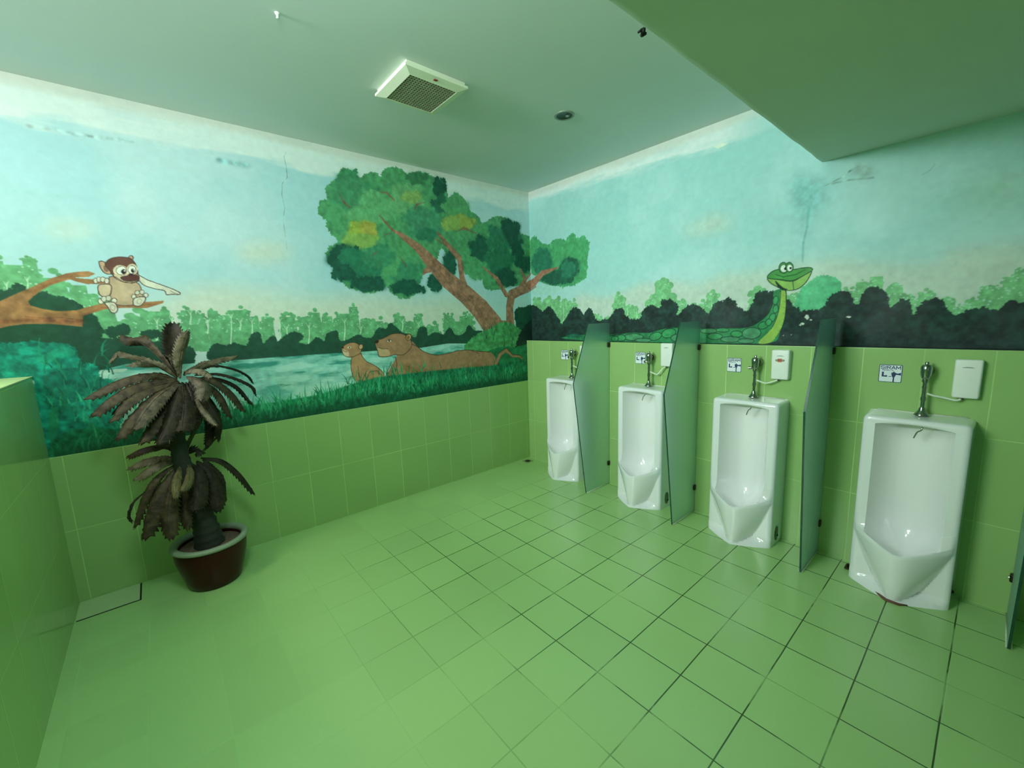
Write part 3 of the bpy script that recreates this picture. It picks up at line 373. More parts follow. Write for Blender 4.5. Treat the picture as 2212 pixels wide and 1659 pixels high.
('S','R','#b9e2bd',[1213,1605,1218,1571,1210,1538],0.06,0,[4.2,6.5,11.2],1),
('S','R','#b9e2bd',[1306,1575,1311,1528,1304,1482],0.06,0,[3.9,6.5,10.4],1),
('S','R','#b9e2bd',[1935,1630,1941,1579,1937,1528],0.06,0,[3.3,6.0,9.6],1),
('K','R','#1e3832',[-112,1662,62,1663,178,1601,271,1653,379,1531,442,1451,506,1528,590,1617,649,1622,726,1552,802,1608,857,1505,946,1489,1050,1529,1133,1595,1214,1511,1337,1495,1381,1572,1452,1607,1523,1566,1549,1640,1643,1623,1672,1512,1734,1570,1795,1591,1869,1553,1917,1506,1960,1584,2057,1624,2101,1577,2166,1532,2217,1508,2233,1582,2269,1643,2325,1659,2382,1615,2417,1309,-131,1248],0.25,0,25,1),
('K','R','#1e3832',[2198,1541,2242,1655,2309,1650,2352,1535,2421,1603,2478,1521,2553,1528,2618,1535,2667,1617,2726,1631,2761,1556,2798,1546,2807,1617,2853,1648,2904,1601,2923,1523,2954,1547,2977,1571,2998,1553,3030,1468,3049,1526,3077,1557,3123,1563,3145,1514,3188,1472,3239,1502,3281,1508,3333,1498,3368,1538,3398,1525,3437,1509,3465,1319,1629,1265,2097,1501],0.25,0,16,1),
('P','R','#2f8a52',[461,1349,705,1373,981,1372,1231,1396,1428,1396,1540,1425,1674,1436,1861,1428,2076,1428,2180,1432,2258,1465,2318,1526,2341,1607,2343,1668,2406,1669,2418,1583,2415,1482,2394,1401,2347,1328,2081,1318,1598,1314,981,1309,482,1333],0.12,0,0,1),
('P','R','#9cc455',[2378,1661,2408,1658,2419,1553,2408,1462,2381,1386,2338,1328,2265,1326,2337,1417,2371,1509,2381,1595],0.05,0,0,1),
('S','R','#2c5a2c',[2395,1637,2410,1630],0.06,0,[2.0,2.0],1),
('S','R','#2c5a2c',[2397,1599,2412,1592],0.06,0,[2.0,2.0],1),
('S','R','#2c5a2c',[2399,1561,2414,1554],0.06,0,[2.0,2.0],1),
('S','R','#2c5a2c',[2401,1522,2416,1516],0.06,0,[2.0,2.0],1),
('S','R','#2c5a2c',[2401,1484,2416,1477],0.06,0,[2.0,2.0],1),
('S','R','#2c5a2c',[2394,1445,2409,1439],0.06,0,[2.0,2.0],1),
('S','R','#2c5a2c',[2382,1406,2397,1400],0.06,0,[2.0,2.0],1),
('S','R','#2c5a2c',[2363,1367,2378,1361],0.06,0,[2.0,2.0],1),
('S','R','#12382b',[1016,1361,927,1344,1000,1358,1134,1382,1231,1396,1283,1398,1336,1396,1385,1395,1428,1396,1461,1402,1487,1410,1512,1418,1540,1425,1571,1430,1602,1433,1636,1436,1674,1436,1717,1435,1763,1433,1811,1430,1861,1428,1916,1427,1975,1427,2030,1428,2076,1428,2110,1428,2136,1428,2159,1429,2180,1432,2202,1437,2222,1445,2241,1454,2258,1465,2275,1478,2291,1493,2306,1509,2318,1526,2326,1546,2333,1567,2338,1588,2341,1607],0.06,0,[9.0,8.4,8.4,7.8,8.4,7.8,7.8,7.8,7.8,7.8,7.8,7.8,7.2,7.8,7.2,7.8,7.8,7.2,7.2,7.2,7.2,7.2,6.6,6.6,6.6,6.6,6.6,6.6,6.6,6.6,6.6,6.0,6.0,6.0,6.6,6.0,6.0,6.6,6.6,6.0,6.0],1),
('S','R','#12382b',[2408,1668,2411,1672,2414,1648,2416,1614,2418,1583,2418,1559,2418,1533,2417,1507,2415,1482,2411,1461,2407,1440,2401,1420,2394,1401],0.06,0,[5.0,5.0,5.0,5.0,5.0,5.0,5.5,5.0,5.5,5.5,5.0,5.0,5.0],1),
('S','R','#1d5232',[2378,1661,2381,1666,2382,1648,2382,1620,2381,1595,2380,1575,2379,1554,2376,1531,2371,1509,2365,1486,2358,1463,2349,1440,2337,1417],0.06,0,[4.0,4.0,4.0,4.0,4.0,4.0,4.0,4.4,4.0,4.4,4.0,4.0,4.0],1),
('P','R','#12482f',[2372,1602,2369,1589,2363,1580,2356,1576,2348,1577,2342,1585,2338,1597,2338,1611,2341,1624,2347,1633,2354,1638,2362,1636,2368,1628,2372,1616],0.06,0,0,1),
('P','R','#3d9c5c',[2368,1603,2365,1593,2361,1584,2355,1581,2350,1582,2345,1588,2342,1598,2342,1610,2345,1621,2349,1629,2355,1632,2361,1631,2365,1625,2368,1615],0.1,0,0,1),
('P','R','#12482f',[2375,1546,2372,1534,2367,1525,2359,1521,2351,1523,2345,1530,2341,1541,2341,1555,2344,1567,2350,1576,2357,1580,2365,1578,2371,1570,2375,1559],0.06,0,0,1),
('P','R','#3d9c5c',[2371,1547,2369,1537,2364,1530,2359,1526,2353,1528,2348,1533,2345,1543,2345,1553,2348,1564,2352,1571,2358,1574,2363,1573,2368,1567,2371,1558],0.1,0,0,1),
('P','R','#12482f',[2361,1485,2354,1473,2346,1466,2336,1464,2328,1469,2323,1478,2321,1491,2324,1504,2331,1516,2340,1523,2349,1525,2357,1520,2362,1511,2364,1498],0.06,0,0,1),
('P','R','#3d9c5c',[2357,1487,2351,1477,2344,1471,2337,1469,2331,1473,2327,1480,2326,1491,2329,1502,2334,1512,2341,1518,2348,1520,2354,1516,2358,1509,2359,1498],0.1,0,0,1),
('P','R','#12482f',[2321,1456,2322,1444,2316,1432,2305,1422,2291,1416,2276,1416,2263,1421,2256,1430,2255,1443,2261,1455,2272,1465,2287,1471,2302,1471,2314,1466],0.06,0,0,1),
('P','R','#3d9c5c',[2317,1455,2317,1445,2312,1435,2302,1427,2290,1422,2277,1421,2266,1425,2260,1432,2260,1442,2265,1452,2275,1460,2288,1465,2300,1466,2311,1462],0.1,0,0,1),
('P','R','#12482f',[2279,1396,2276,1378,2261,1362,2237,1351,2209,1348,2183,1354,2163,1367,2154,1384,2158,1404,2174,1420,2198,1430,2226,1433,2252,1427,2271,1414],0.06,0,0,1),
('P','R','#4f9a68',[2274,1396,2271,1380,2257,1366,2235,1356,2210,1354,2185,1358,2167,1369,2159,1385,2163,1402,2178,1416,2200,1425,2226,1427,2250,1422,2267,1411],0.1,0,0,1),
('P','R','#12482f',[2161,1385,2158,1374,2147,1365,2131,1360,2112,1360,2096,1365,2084,1374,2079,1385,2083,1396,2094,1405,2110,1410,2128,1410,2145,1405,2157,1396],0.06,0,0,1),
('P','R','#3d9c5c',[2156,1385,2153,1376,2143,1369,2129,1366,2113,1365,2099,1369,2088,1376,2084,1385,2088,1394,2097,1400,2112,1404,2128,1404,2142,1400,2152,1394],0.1,0,0,1),
('P','R','#12482f',[2148,1346,2142,1336,2124,1328,2096,1323,2065,1322,2036,1326,2016,1334,2008,1345,2015,1355,2035,1364,2063,1368,2094,1369,2122,1364,2141,1356],0.06,0,0,1),
('P','R','#4f9a68',[2143,1346,2137,1339,2120,1332,2095,1328,2066,1328,2040,1331,2021,1337,2014,1345,2020,1353,2038,1359,2064,1363,2093,1363,2119,1360,2137,1354],0.1,0,0,1),
('P','R','#12482f',[2024,1368,2019,1356,2004,1347,1982,1342,1956,1341,1933,1346,1917,1355,1911,1367,1916,1378,1932,1388,1954,1393,1980,1393,2002,1388,2018,1379],0.06,0,0,1),
('P','R','#3d9c5c',[2019,1368,2014,1359,2000,1351,1980,1347,1957,1347,1937,1351,1922,1358,1916,1367,1921,1376,1935,1383,1956,1387,1979,1387,1999,1383,2013,1376],0.1,0,0,1),
('P','R','#12482f',[1983,1407,1978,1398,1961,1390,1936,1386,1907,1386,1881,1390,1863,1398,1856,1408,1862,1417,1880,1425,1906,1429,1934,1429,1959,1424,1977,1417],0.06,0,0,1),
('P','R','#4f9a68',[1978,1407,1973,1400,1957,1395,1934,1392,1908,1392,1885,1395,1868,1401,1862,1408,1867,1415,1884,1420,1907,1423,1933,1423,1956,1420,1972,1414],0.1,0,0,1),
('P','R','#12482f',[2071,1413,2067,1405,2054,1400,2034,1396,2012,1396,1992,1400,1977,1406,1972,1413,1977,1421,1991,1426,2011,1430,2033,1429,2052,1426,2066,1420],0.06,0,0,1),
('P','R','#3d9c5c',[2066,1413,2062,1408,2050,1404,2033,1402,2013,1402,1995,1404,1982,1408,1978,1413,1982,1418,1994,1422,2012,1424,2032,1424,2049,1422,2061,1418],0.1,0,0,1),
('P','R','#12482f',[1665,1405,1664,1388,1651,1371,1628,1357,1600,1350,1572,1350,1550,1359,1538,1374,1539,1392,1553,1409,1577,1423,1605,1430,1633,1429,1654,1420],0.06,0,0,1),
('P','R','#3d9c5c',[1659,1404,1657,1389,1645,1374,1625,1362,1599,1356,1575,1356,1555,1363,1545,1375,1546,1390,1559,1405,1580,1417,1606,1423,1630,1423,1649,1416],0.1,0,0,1),
('P','R','#12482f',[1542,1383,1542,1367,1531,1351,1512,1337,1486,1328,1461,1326,1440,1332,1428,1344,1428,1361,1439,1377,1459,1391,1485,1400,1510,1401,1530,1395],0.06,0,0,1),
('P','R','#3d9c5c',[1535,1381,1535,1368,1525,1354,1508,1342,1485,1334,1463,1332,1445,1337,1435,1347,1435,1360,1445,1374,1463,1386,1486,1393,1508,1395,1526,1390],0.1,0,0,1),
('P','R','#12482f',[1377,1357,1367,1342,1340,1330,1301,1323,1256,1322,1214,1328,1185,1340,1175,1355,1185,1370,1214,1382,1255,1388,1300,1388,1340,1382,1367,1371],0.06,0,0,1),
('P','R','#4f9a68',[1369,1356,1361,1345,1336,1335,1299,1330,1257,1329,1219,1334,1193,1343,1183,1355,1192,1367,1219,1376,1257,1382,1298,1382,1335,1377,1360,1368],0.1,0,0,1),
('P','R','#12482f',[1201,1348,1196,1334,1182,1323,1162,1317,1139,1316,1119,1322,1105,1333,1099,1347,1104,1361,1119,1372,1139,1379,1162,1379,1182,1373,1196,1362],0.06,0,0,1),
('P','R','#3d9c5c',[1193,1348,1189,1337,1177,1329,1160,1324,1141,1323,1124,1328,1112,1336,1108,1347,1112,1358,1124,1367,1141,1372,1160,1372,1177,1367,1188,1359],0.1,0,0,1),
('P','R','#12482f',[1450,1331,1443,1323,1421,1315,1388,1311,1352,1310,1318,1314,1294,1320,1286,1329,1294,1338,1318,1345,1351,1349,1388,1350,1420,1346,1442,1340],0.06,0,0,1),
('P','R','#4f9a68',[1443,1331,1436,1325,1416,1320,1386,1317,1353,1317,1323,1319,1301,1323,1294,1329,1301,1335,1322,1340,1353,1343,1386,1343,1416,1341,1436,1337],0.1,0,0,1),
('P','R','#12482f',[1760,1354,1753,1339,1734,1328,1706,1321,1674,1320,1645,1326,1625,1338,1617,1352,1624,1367,1644,1379,1673,1385,1704,1385,1733,1379,1752,1368],0.06,0,0,1),
('P','R','#4f9a68',[1753,1354,1747,1342,1730,1332,1704,1327,1676,1326,1649,1331,1630,1340,1624,1352,1630,1364,1648,1374,1674,1379,1703,1379,1729,1374,1747,1365],0.1,0,0,1),
('P','R','#12482f',[2240,1337,2235,1329,2220,1322,2198,1318,2173,1318,2150,1321,2134,1327,2128,1335,2133,1343,2149,1350,2172,1354,2197,1354,2219,1351,2234,1345],0.06,0,0,1),
('P','R','#4f9a68',[2235,1337,2231,1331,2217,1326,2197,1323,2174,1323,2153,1325,2139,1329,2133,1335,2138,1341,2152,1346,2173,1349,2196,1349,2216,1347,2230,1342],0.1,0,0,1),
('P','R','#12482f',[1126,1341,1122,1329,1110,1320,1094,1314,1075,1314,1058,1319,1046,1328,1042,1340,1046,1351,1058,1361,1075,1366,1094,1366,1110,1361,1122,1352],0.06,0,0,1),
('P','R','#3d9c5c',[1118,1340,1114,1332,1105,1325,1092,1321,1077,1321,1063,1324,1054,1331,1050,1340,1054,1348,1063,1355,1077,1359,1092,1359,1105,1356,1114,1349],0.1,0,0,1),
('P','R','#12482f',[1857,1366,1852,1354,1838,1343,1816,1337,1791,1337,1769,1342,1753,1353,1747,1366,1752,1379,1767,1389,1789,1395,1814,1395,1836,1389,1851,1379],0.06,0,0,1),
('P','R','#3d9c5c',[1851,1366,1847,1356,1834,1348,1814,1343,1792,1343,1772,1347,1758,1355,1753,1366,1758,1376,1771,1385,1791,1389,1813,1389,1832,1385,1846,1377],0.1,0,0,1),
('P','R','#12482f',[1025,1339,1021,1329,1009,1320,991,1315,972,1315,954,1319,942,1328,937,1338,942,1349,954,1358,972,1363,991,1363,1009,1358,1020,1350],0.06,0,0,1),
('P','R','#3d9c5c',[1016,1339,1013,1332,1003,1326,989,1322,974,1322,959,1325,950,1331,946,1338,950,1346,959,1352,974,1356,989,1356,1003,1352,1013,1347],0.1,0,0,1),
('P','R','#12482f',[2339,1453,2332,1444,2324,1439,2314,1440,2307,1444,2301,1453,2300,1464,2303,1475,2309,1484,2318,1488,2327,1488,2335,1483,2340,1474,2341,1463],0.06,0,0,1),
('P','R','#3d9c5c',[2334,1455,2329,1448,2323,1445,2316,1444,2310,1448,2306,1455,2305,1464,2307,1472,2312,1479,2319,1483,2326,1483,2332,1479,2336,1472,2337,1464],0.1,0,0,1),
('P','R','#93bf5e',[2301,1753,2375,1736,2446,1722,2496,1749,2544,1777,2527,1722,2488,1677,2445,1665,2397,1672,2359,1694,2323,1718],0.06,0,0,1),
('S','R','#1b4a2a',[2301,1753,2313,1752,2332,1747,2355,1741,2375,1736,2394,1731,2412,1726,2430,1723,2446,1722,2460,1726,2473,1733,2484,1741,2496,1749,2510,1758,2524,1768,2537,1776,2544,1777,2545,1769,2541,1754,2534,1737,2527,1722,2519,1709,2509,1697,2498,1686,2488,1677,2477,1671,2467,1668,2457,1666,2445,1665,2433,1665,2421,1666,2408,1669,2397,1672,2386,1677,2377,1682,2368,1688,2359,1694,2350,1700,2340,1705,2331,1712,2323,1718,2314,1727,2305,1738,2299,1748,2301,1753],0.02,0,[5.0,5.0,5.0,5.0,5.0,5.0,5.0,5.0,4.5,5.0,5.0,5.0,5.0,5.0,5.0,5.0,5.0,5.0,5.0,5.0,5.0,5.0,5.0,5.0,5.0,5.0,4.5,5.0,5.0,5.0,5.0,5.0,5.0,5.0,5.0,5.0,5.0,5.0,5.5,5.5,5.0,5.5,5.0,5.5,5.0],1),
('P','R','#4d9d4b',[2298,1761,2318,1790,2362,1805,2442,1795,2501,1799,2539,1795,2548,1780,2520,1761,2446,1726,2375,1739,2320,1749],0.06,0,0,1),
('S','R','#1b4a2a',[2298,1761,2299,1768,2303,1775,2310,1783,2318,1790,2326,1795,2336,1800,2348,1803,2362,1805,2380,1804,2402,1800,2423,1797,2442,1795,2459,1795,2474,1797,2489,1798,2501,1799,2513,1799,2523,1798,2532,1797,2539,1795,2544,1792,2547,1789,2549,1785,2548,1780,2544,1776,2539,1772,2531,1767,2520,1761,2505,1752,2486,1742,2466,1732,2446,1726,2428,1726,2409,1730,2392,1735,2375,1739,2359,1742,2344,1744,2331,1746,2320,1749,2311,1752,2304,1754,2299,1757,2298,1761],0.02,0,[5.0,5.5,5.0,5.0,5.0,5.0,5.0,5.0,5.0,5.0,4.5,5.0,5.0,5.0,4.5,5.0,5.0,4.5,5.0,4.5,4.5,5.0,4.5,4.5,4.5,4.5,5.0,5.0,4.5,5.0,5.0,5.0,5.0,5.0,5.0,5.0,5.0,5.5,5.0,5.0,5.0,5.5,5.0,5.0,5.0],1),
('S','R','#12301f',[2348,1730,2370,1698,2396,1676,2416,1673],0.06,0,[6.0,16.0,14.0,5.0],1),
('S','R','#1b4a2a',[2446,1724,2455,1668],0.06,0,[4.0,4.0],1),
('S','R','#1b4a2a',[2346,1774,2392,1754,2461,1762,2510,1786],0.06,0,[3.0,4.0,4.0,2.7],1),
('P','R','#1b4a2a',[2416,1809,2414,1793,2408,1781,2397,1775,2385,1777,2373,1785,2365,1798,2361,1815,2363,1830,2370,1842,2381,1848,2393,1847,2404,1838,2413,1825],0.06,0,0,1),
('P','R','#3f8a45',[2412,1809,2410,1796,2405,1785,2396,1780,2385,1781,2376,1788,2368,1800,2365,1814,2367,1828,2373,1838,2382,1843,2392,1842,2402,1835,2409,1823],0.06,0,0,1),
('P','R','#eef4ea',[2408,1805,2407,1795,2403,1787,2396,1784,2388,1785,2381,1790,2376,1798,2373,1808,2375,1818,2379,1826,2386,1829,2393,1828,2401,1823,2406,1815],0.06,0,0,1),
('P','R','#1b4a2a',[2446,1809,2444,1795,2438,1785,2429,1780,2419,1781,2409,1788,2402,1800,2398,1814,2400,1828,2406,1839,2415,1844,2426,1843,2435,1835,2443,1823],0.06,0,0,1),
('P','R','#3f8a45',[2441,1810,2440,1798,2435,1789,2428,1785,2419,1785,2411,1792,2405,1802,2403,1814,2404,1826,2409,1835,2416,1839,2425,1838,2433,1832,2439,1822],0.06,0,0,1),
('P','R','#eef4ea',[2439,1805,2438,1797,2434,1790,2429,1787,2422,1788,2416,1792,2412,1800,2410,1808,2411,1817,2414,1823,2420,1826,2426,1826,2432,1821,2437,1814],0.06,0,0,1),
('P','R','#14201a',[2407,1804,2406,1800,2405,1797,2402,1796,2399,1796,2396,1798,2394,1801,2393,1805,2393,1809,2395,1812,2398,1813,2401,1813,2404,1811,2406,1808],0.06,0,0,1),
('P','R','#14201a',[2436,1804,2435,1801,2434,1799,2431,1797,2429,1798,2426,1799,2424,1802,2423,1806,2424,1809,2425,1812,2428,1813,2430,1813,2433,1811,2435,1808],0.06,0,0,1),
('P','R','#1f6a50',[715,1361,704,1354,674,1347,630,1343,581,1343,536,1346,504,1352,493,1360,504,1368,536,1375,581,1379,631,1379,674,1375,704,1369],0.2,3,0,1),
('P','R','#d8e2d2',[2523,1492,2532,1509,2544,1505,2550,1487,2541,1474,2531,1483],0.06,0,0,0),
('P','R','#d8e2d2',[2504,1451,2512,1459,2522,1457,2528,1449,2519,1442,2510,1446],0.06,0,0,0),
('P','R','#d8e2d2',[2734,1488,2743,1494,2755,1492,2761,1486,2751,1481,2741,1484],0.06,0,0,0),
('P','R','#d8e2d2',[2497,1443,2502,1449,2508,1447,2511,1441,2506,1437,2501,1440],0.06,0,0,0),
('P','R','#d8e2d2',[2550,1474,2556,1479,2563,1478,2567,1473,2561,1469,2555,1472],0.06,0,0,0),
('P','R','#d8e2d2',[2410,1375,2412,1379,2415,1378,2417,1375,2414,1372,2412,1374],0.06,0,0,0),
('P','R','#d8e2d2',[2454,1381,2456,1384,2460,1383,2461,1380,2459,1378,2456,1379],0.06,0,0,0),
('P','R','#8cc9c6',[2406,2306,2446,2342,2544,2308,2596,2224,2585,2156,2532,2131,2497,2046,2492,1859,2483,1860,2470,2013,2449,2148,2416,2211],0.08,26,0,1),
('S','R','#4f9a9a',[2506,2155,2505,2045,2490,1954,2493,1840],0.15,6,[9.0,5.4,6.0,3.0],1),
('S','R','#86a89c',[2582,2263,2623,2279,2666,2293,2693,2316,2734,2334],0.5,2,[4.5,3.6,7.2,9.0,2.7],1),
('P','R','#8fa89b',[2798,2278,2793,2274,2781,2274,2763,2281,2745,2291,2729,2304,2718,2317,2715,2327,2720,2332,2733,2331,2750,2324,2769,2313,2785,2300,2795,2288],0.2,14,0,1),
('S','R','#93b3a6',[2593,2269,2696,2268,2801,2253],0.5,4,[5.4,5.4,5.4],1),
('S','R','#7f948a',[3004,2215,3030,2228,3047,2253],0.06,1,[2.4,2.4,2.4],1),
('P','R','#e6efdc',[1911,2688,1943,2699,2006,2687,1991,2674,1934,2671],0.06,0,0,0),
('S','L','#8fb0ab',[2210,2745,2228,2709,2220,2653,2220,2576,2256,2532,2268,2453,2259,2367,2277,2286,2275,2168,2274,2089],0.2,0,[2.2,2.7,4.0,4.0,4.0,3.0,3.0,3.0,2.0,2.0],1),
('P','L','#8fc4c6',[2623,2617,2561,2617,2447,2617,2458,2597,2563,2599,2626,2595],0.2,8,0,1),
('S','L','#9fbfba',[3419,2607,3315,2611,3182,2610,3024,2628],0.4,10,[7.0,8.4,8.0,6.4],1)
]
LEAVES = [
([[-2.989,-0.285,1.282],[-2.986,-0.19,1.425],[-2.974,-0.12,1.588]],0.075,1,1.0),
([[-2.983,-0.285,1.272],[-2.961,-0.328,1.406],[-2.918,-0.36,1.538]],0.05,2,1.0),
([[-2.996,-0.285,1.279],[-3.076,-0.216,1.419],[-3.148,-0.166,1.5],[-3.212,-0.12,1.529]],0.055,0,1.0),
([[-2.997,-0.285,1.274],[-3.115,-0.257,1.384],[-3.214,-0.236,1.433],[-3.24,-0.217,1.432],[-3.274,-0.2,1.382]],0.03,2,1.0),
([[-2.997,-0.285,1.274],[-3.068,-0.308,1.351],[-3.14,-0.325,1.385],[-3.193,-0.34,1.372]],0.035,2,1.0),
([[-2.997,-0.285,1.269],[-3.123,-0.291,1.316],[-3.255,-0.296,1.288],[-3.378,-0.3,1.218]],0.062,0,1.0),
([[-2.998,-0.285,1.265],[-3.161,-0.324,1.27],[-3.277,-0.354,1.216],[-3.363,-0.38,1.134]],0.065,0,1.0),
([[-2.995,-0.285,1.26],[-3.115,-0.341,1.244],[-3.218,-0.383,1.194],[-3.295,-0.42,1.099]],0.055,0,1.0),
([[-2.992,-0.285,1.255],[-3.103,-0.354,1.209],[-3.204,-0.404,1.122],[-3.285,-0.45,1.006]],0.07,0,1.0),
([[-2.992,-0.285,1.25],[-3.07,-0.374,1.211],[-3.144,-0.44,1.143],[-3.205,-0.5,1.053]],0.062,3,1.0),
([[-2.989,-0.285,1.245],[-3.08,-0.349,1.128],[-3.139,-0.397,1.057],[-3.196,-0.44,0.963]],0.065,0,1.0),
([[-2.986,-0.285,1.245],[-3.024,-0.374,1.168],[-3.074,-0.44,1.052],[-3.123,-0.5,0.957]],0.075,1,1.0),
([[-2.978,-0.285,1.249],[-2.985,-0.366,1.161],[-3.004,-0.426,1.059],[-3.02,-0.48,1.004]],0.09,1,1.0),
([[-2.96,-0.285,1.246],[-2.946,-0.341,1.176],[-2.954,-0.383,1.066],[-2.981,-0.42,0.985]],0.06,1,1.0),
([[-2.944,-0.285,1.258],[-2.899,-0.333,1.192],[-2.868,-0.368,1.096],[-2.839,-0.4,0.976]],0.07,1,1.0),
([[-2.937,-0.285,1.258],[-2.847,-0.291,1.214],[-2.793,-0.296,1.134],[-2.764,-0.3,1.005]],0.055,0,1.0),
([[-2.917,-0.285,1.265],[-2.822,-0.275,1.243],[-2.739,-0.267,1.152],[-2.684,-0.26,1.026]],0.062,0,1.0),
([[-2.917,-0.285,1.269],[-2.798,-0.233,1.246],[-2.697,-0.195,1.175],[-2.625,-0.16,1.042]],0.038,1,1.0),
([[-2.915,-0.285,1.283],[-2.797,-0.257,1.278],[-2.684,-0.236,1.223],[-2.618,-0.217,1.167],[-2.605,-0.2,1.11]],0.028,1,1.0),
([[-2.921,-0.285,1.293],[-2.82,-0.224,1.327],[-2.703,-0.179,1.292],[-2.625,-0.138,1.234],[-2.598,-0.1,1.179]],0.02,1,1.0),
([[-2.956,-0.285,1.307],[-2.887,-0.233,1.329],[-2.801,-0.195,1.363],[-2.679,-0.16,1.373]],0.045,2,1.0),
([[-2.966,-0.285,1.289],[-2.929,-0.354,1.322],[-2.882,-0.404,1.316],[-2.846,-0.45,1.279]],0.035,2,1.0),
([[-2.935,-0.285,1.239],[-2.918,-0.358,1.141],[-2.89,-0.412,1.064],[-2.857,-0.46,1.0]],0.028,2,1.0),
([[-2.888,-0.285,1.194],[-2.838,-0.291,1.091],[-2.819,-0.296,0.979],[-2.843,-0.3,0.87]],0.045,1,1.0),
([[-2.923,-0.285,1.213],[-2.88,-0.283,1.062],[-2.879,-0.281,0.939],[-2.909,-0.28,0.846]],0.042,1,1.0),
([[-3.007,-0.285,1.28],[-3.018,-0.236,1.384],[-3.049,-0.2,1.412]],0.02,2,1.0),
([[-2.998,-0.285,1.265],[-3.079,-0.27,1.264],[-3.167,-0.259,1.238],[-3.252,-0.249,1.161],[-3.293,-0.24,1.113]],0.045,1,1.0),
([[-2.953,-0.285,1.278],[-2.915,-0.374,1.272],[-2.888,-0.44,1.224],[-2.908,-0.5,1.161]],0.06,3,1.0),
([[-3.041,-0.285,0.816],[-3.117,-0.25,0.891],[-3.201,-0.224,0.888],[-3.269,-0.2,0.853]],0.045,0,1.0),
([[-3.053,-0.285,0.8],[-3.125,-0.279,0.829],[-3.198,-0.274,0.834],[-3.269,-0.27,0.802]],0.05,2,1.0),
([[-3.064,-0.285,0.79],[-3.129,-0.291,0.802],[-3.196,-0.296,0.783],[-3.249,-0.3,0.743]],0.055,2,1.0),
([[-3.075,-0.285,0.774],[-3.166,-0.304,0.727],[-3.232,-0.318,0.632],[-3.287,-0.33,0.48]],0.05,0,1.0),
([[-3.073,-0.285,0.754],[-3.16,-0.333,0.664],[-3.216,-0.368,0.55],[-3.253,-0.4,0.426]],0.085,0,1.0),
([[-3.064,-0.285,0.751],[-3.106,-0.358,0.655],[-3.138,-0.412,0.525],[-3.138,-0.46,0.405]],0.07,0,1.0),
([[-3.041,-0.285,0.778],[-3.063,-0.383,0.745],[-3.081,-0.455,0.701],[-3.085,-0.52,0.649]],0.035,4,1.0),
([[-3.016,-0.285,0.778],[-3.01,-0.383,0.749],[-3.024,-0.455,0.71],[-3.053,-0.52,0.682]],0.035,4,1.0),
([[-3.029,-0.285,0.755],[-3.051,-0.333,0.631],[-3.062,-0.368,0.516],[-3.057,-0.4,0.409]],0.05,0,1.0),
([[-2.997,-0.285,0.766],[-2.978,-0.362,0.716],[-2.986,-0.419,0.605],[-3.017,-0.47,0.536]],0.075,1,1.0),
([[-2.966,-0.285,0.772],[-2.911,-0.333,0.703],[-2.887,-0.368,0.579],[-2.903,-0.4,0.467]],0.085,1,1.0),
([[-2.944,-0.285,0.786],[-2.841,-0.266,0.742],[-2.757,-0.252,0.626],[-2.69,-0.24,0.465]],0.05,1,1.0),
([[-3.0,-0.285,0.826],[-2.958,-0.294,0.847],[-2.926,-0.3,0.818]],0.05,1,1.0),
([[-3.009,-0.285,0.835],[-2.968,-0.236,0.9],[-2.902,-0.2,1.0]],0.03,5,1.0),
([[-2.952,-0.285,0.808],[-2.904,-0.248,0.835],[-2.851,-0.22,0.875]],0.012,5,1.0),
([[-3.202,-0.285,0.663],[-3.27,-0.308,0.616],[-3.299,-0.325,0.551],[-3.289,-0.34,0.516]],0.012,1,1.0),
([[-3.045,-0.285,0.785],[-3.116,-0.266,0.748],[-3.182,-0.252,0.673],[-3.234,-0.24,0.556]],0.035,1,1.0),
([[-2.935,-0.285,0.777],[-2.89,-0.291,0.72],[-2.847,-0.296,0.628],[-2.852,-0.3,0.492]],0.06,1,1.0)
]


sc = bpy.context.scene
COL = sc.collection
rnd = random.Random(7)

# ---------------------------------------------------------------- helpers
def srgb(h):
    if isinstance(h, str):
        h = h.lstrip('#'); c = [int(h[i:i+2], 16)/255 for i in (0, 2, 4)]
    else:
        c = [v/255 for v in h]
    return tuple((v/12.92 if v <= .04045 else ((v+.055)/1.055)**2.4) for v in c)

def link(name, data, parent=None):
    o = bpy.data.objects.new(name, data); COL.objects.link(o)
    if parent: o.parent = parent
    return o

def thing(name, label, cat, loc=(0, 0, 0), group=None, rotz=0):
    o = link(name, None); o.location = loc; o.rotation_euler.z = rotz; o.empty_display_size = .1
    o['label'] = label; o['category'] = cat
    if group: o['group'] = group
    return o

def tag(o, label, cat, group=None):
    o['label'] = label; o['category'] = cat
    if group: o['group'] = group
    return o

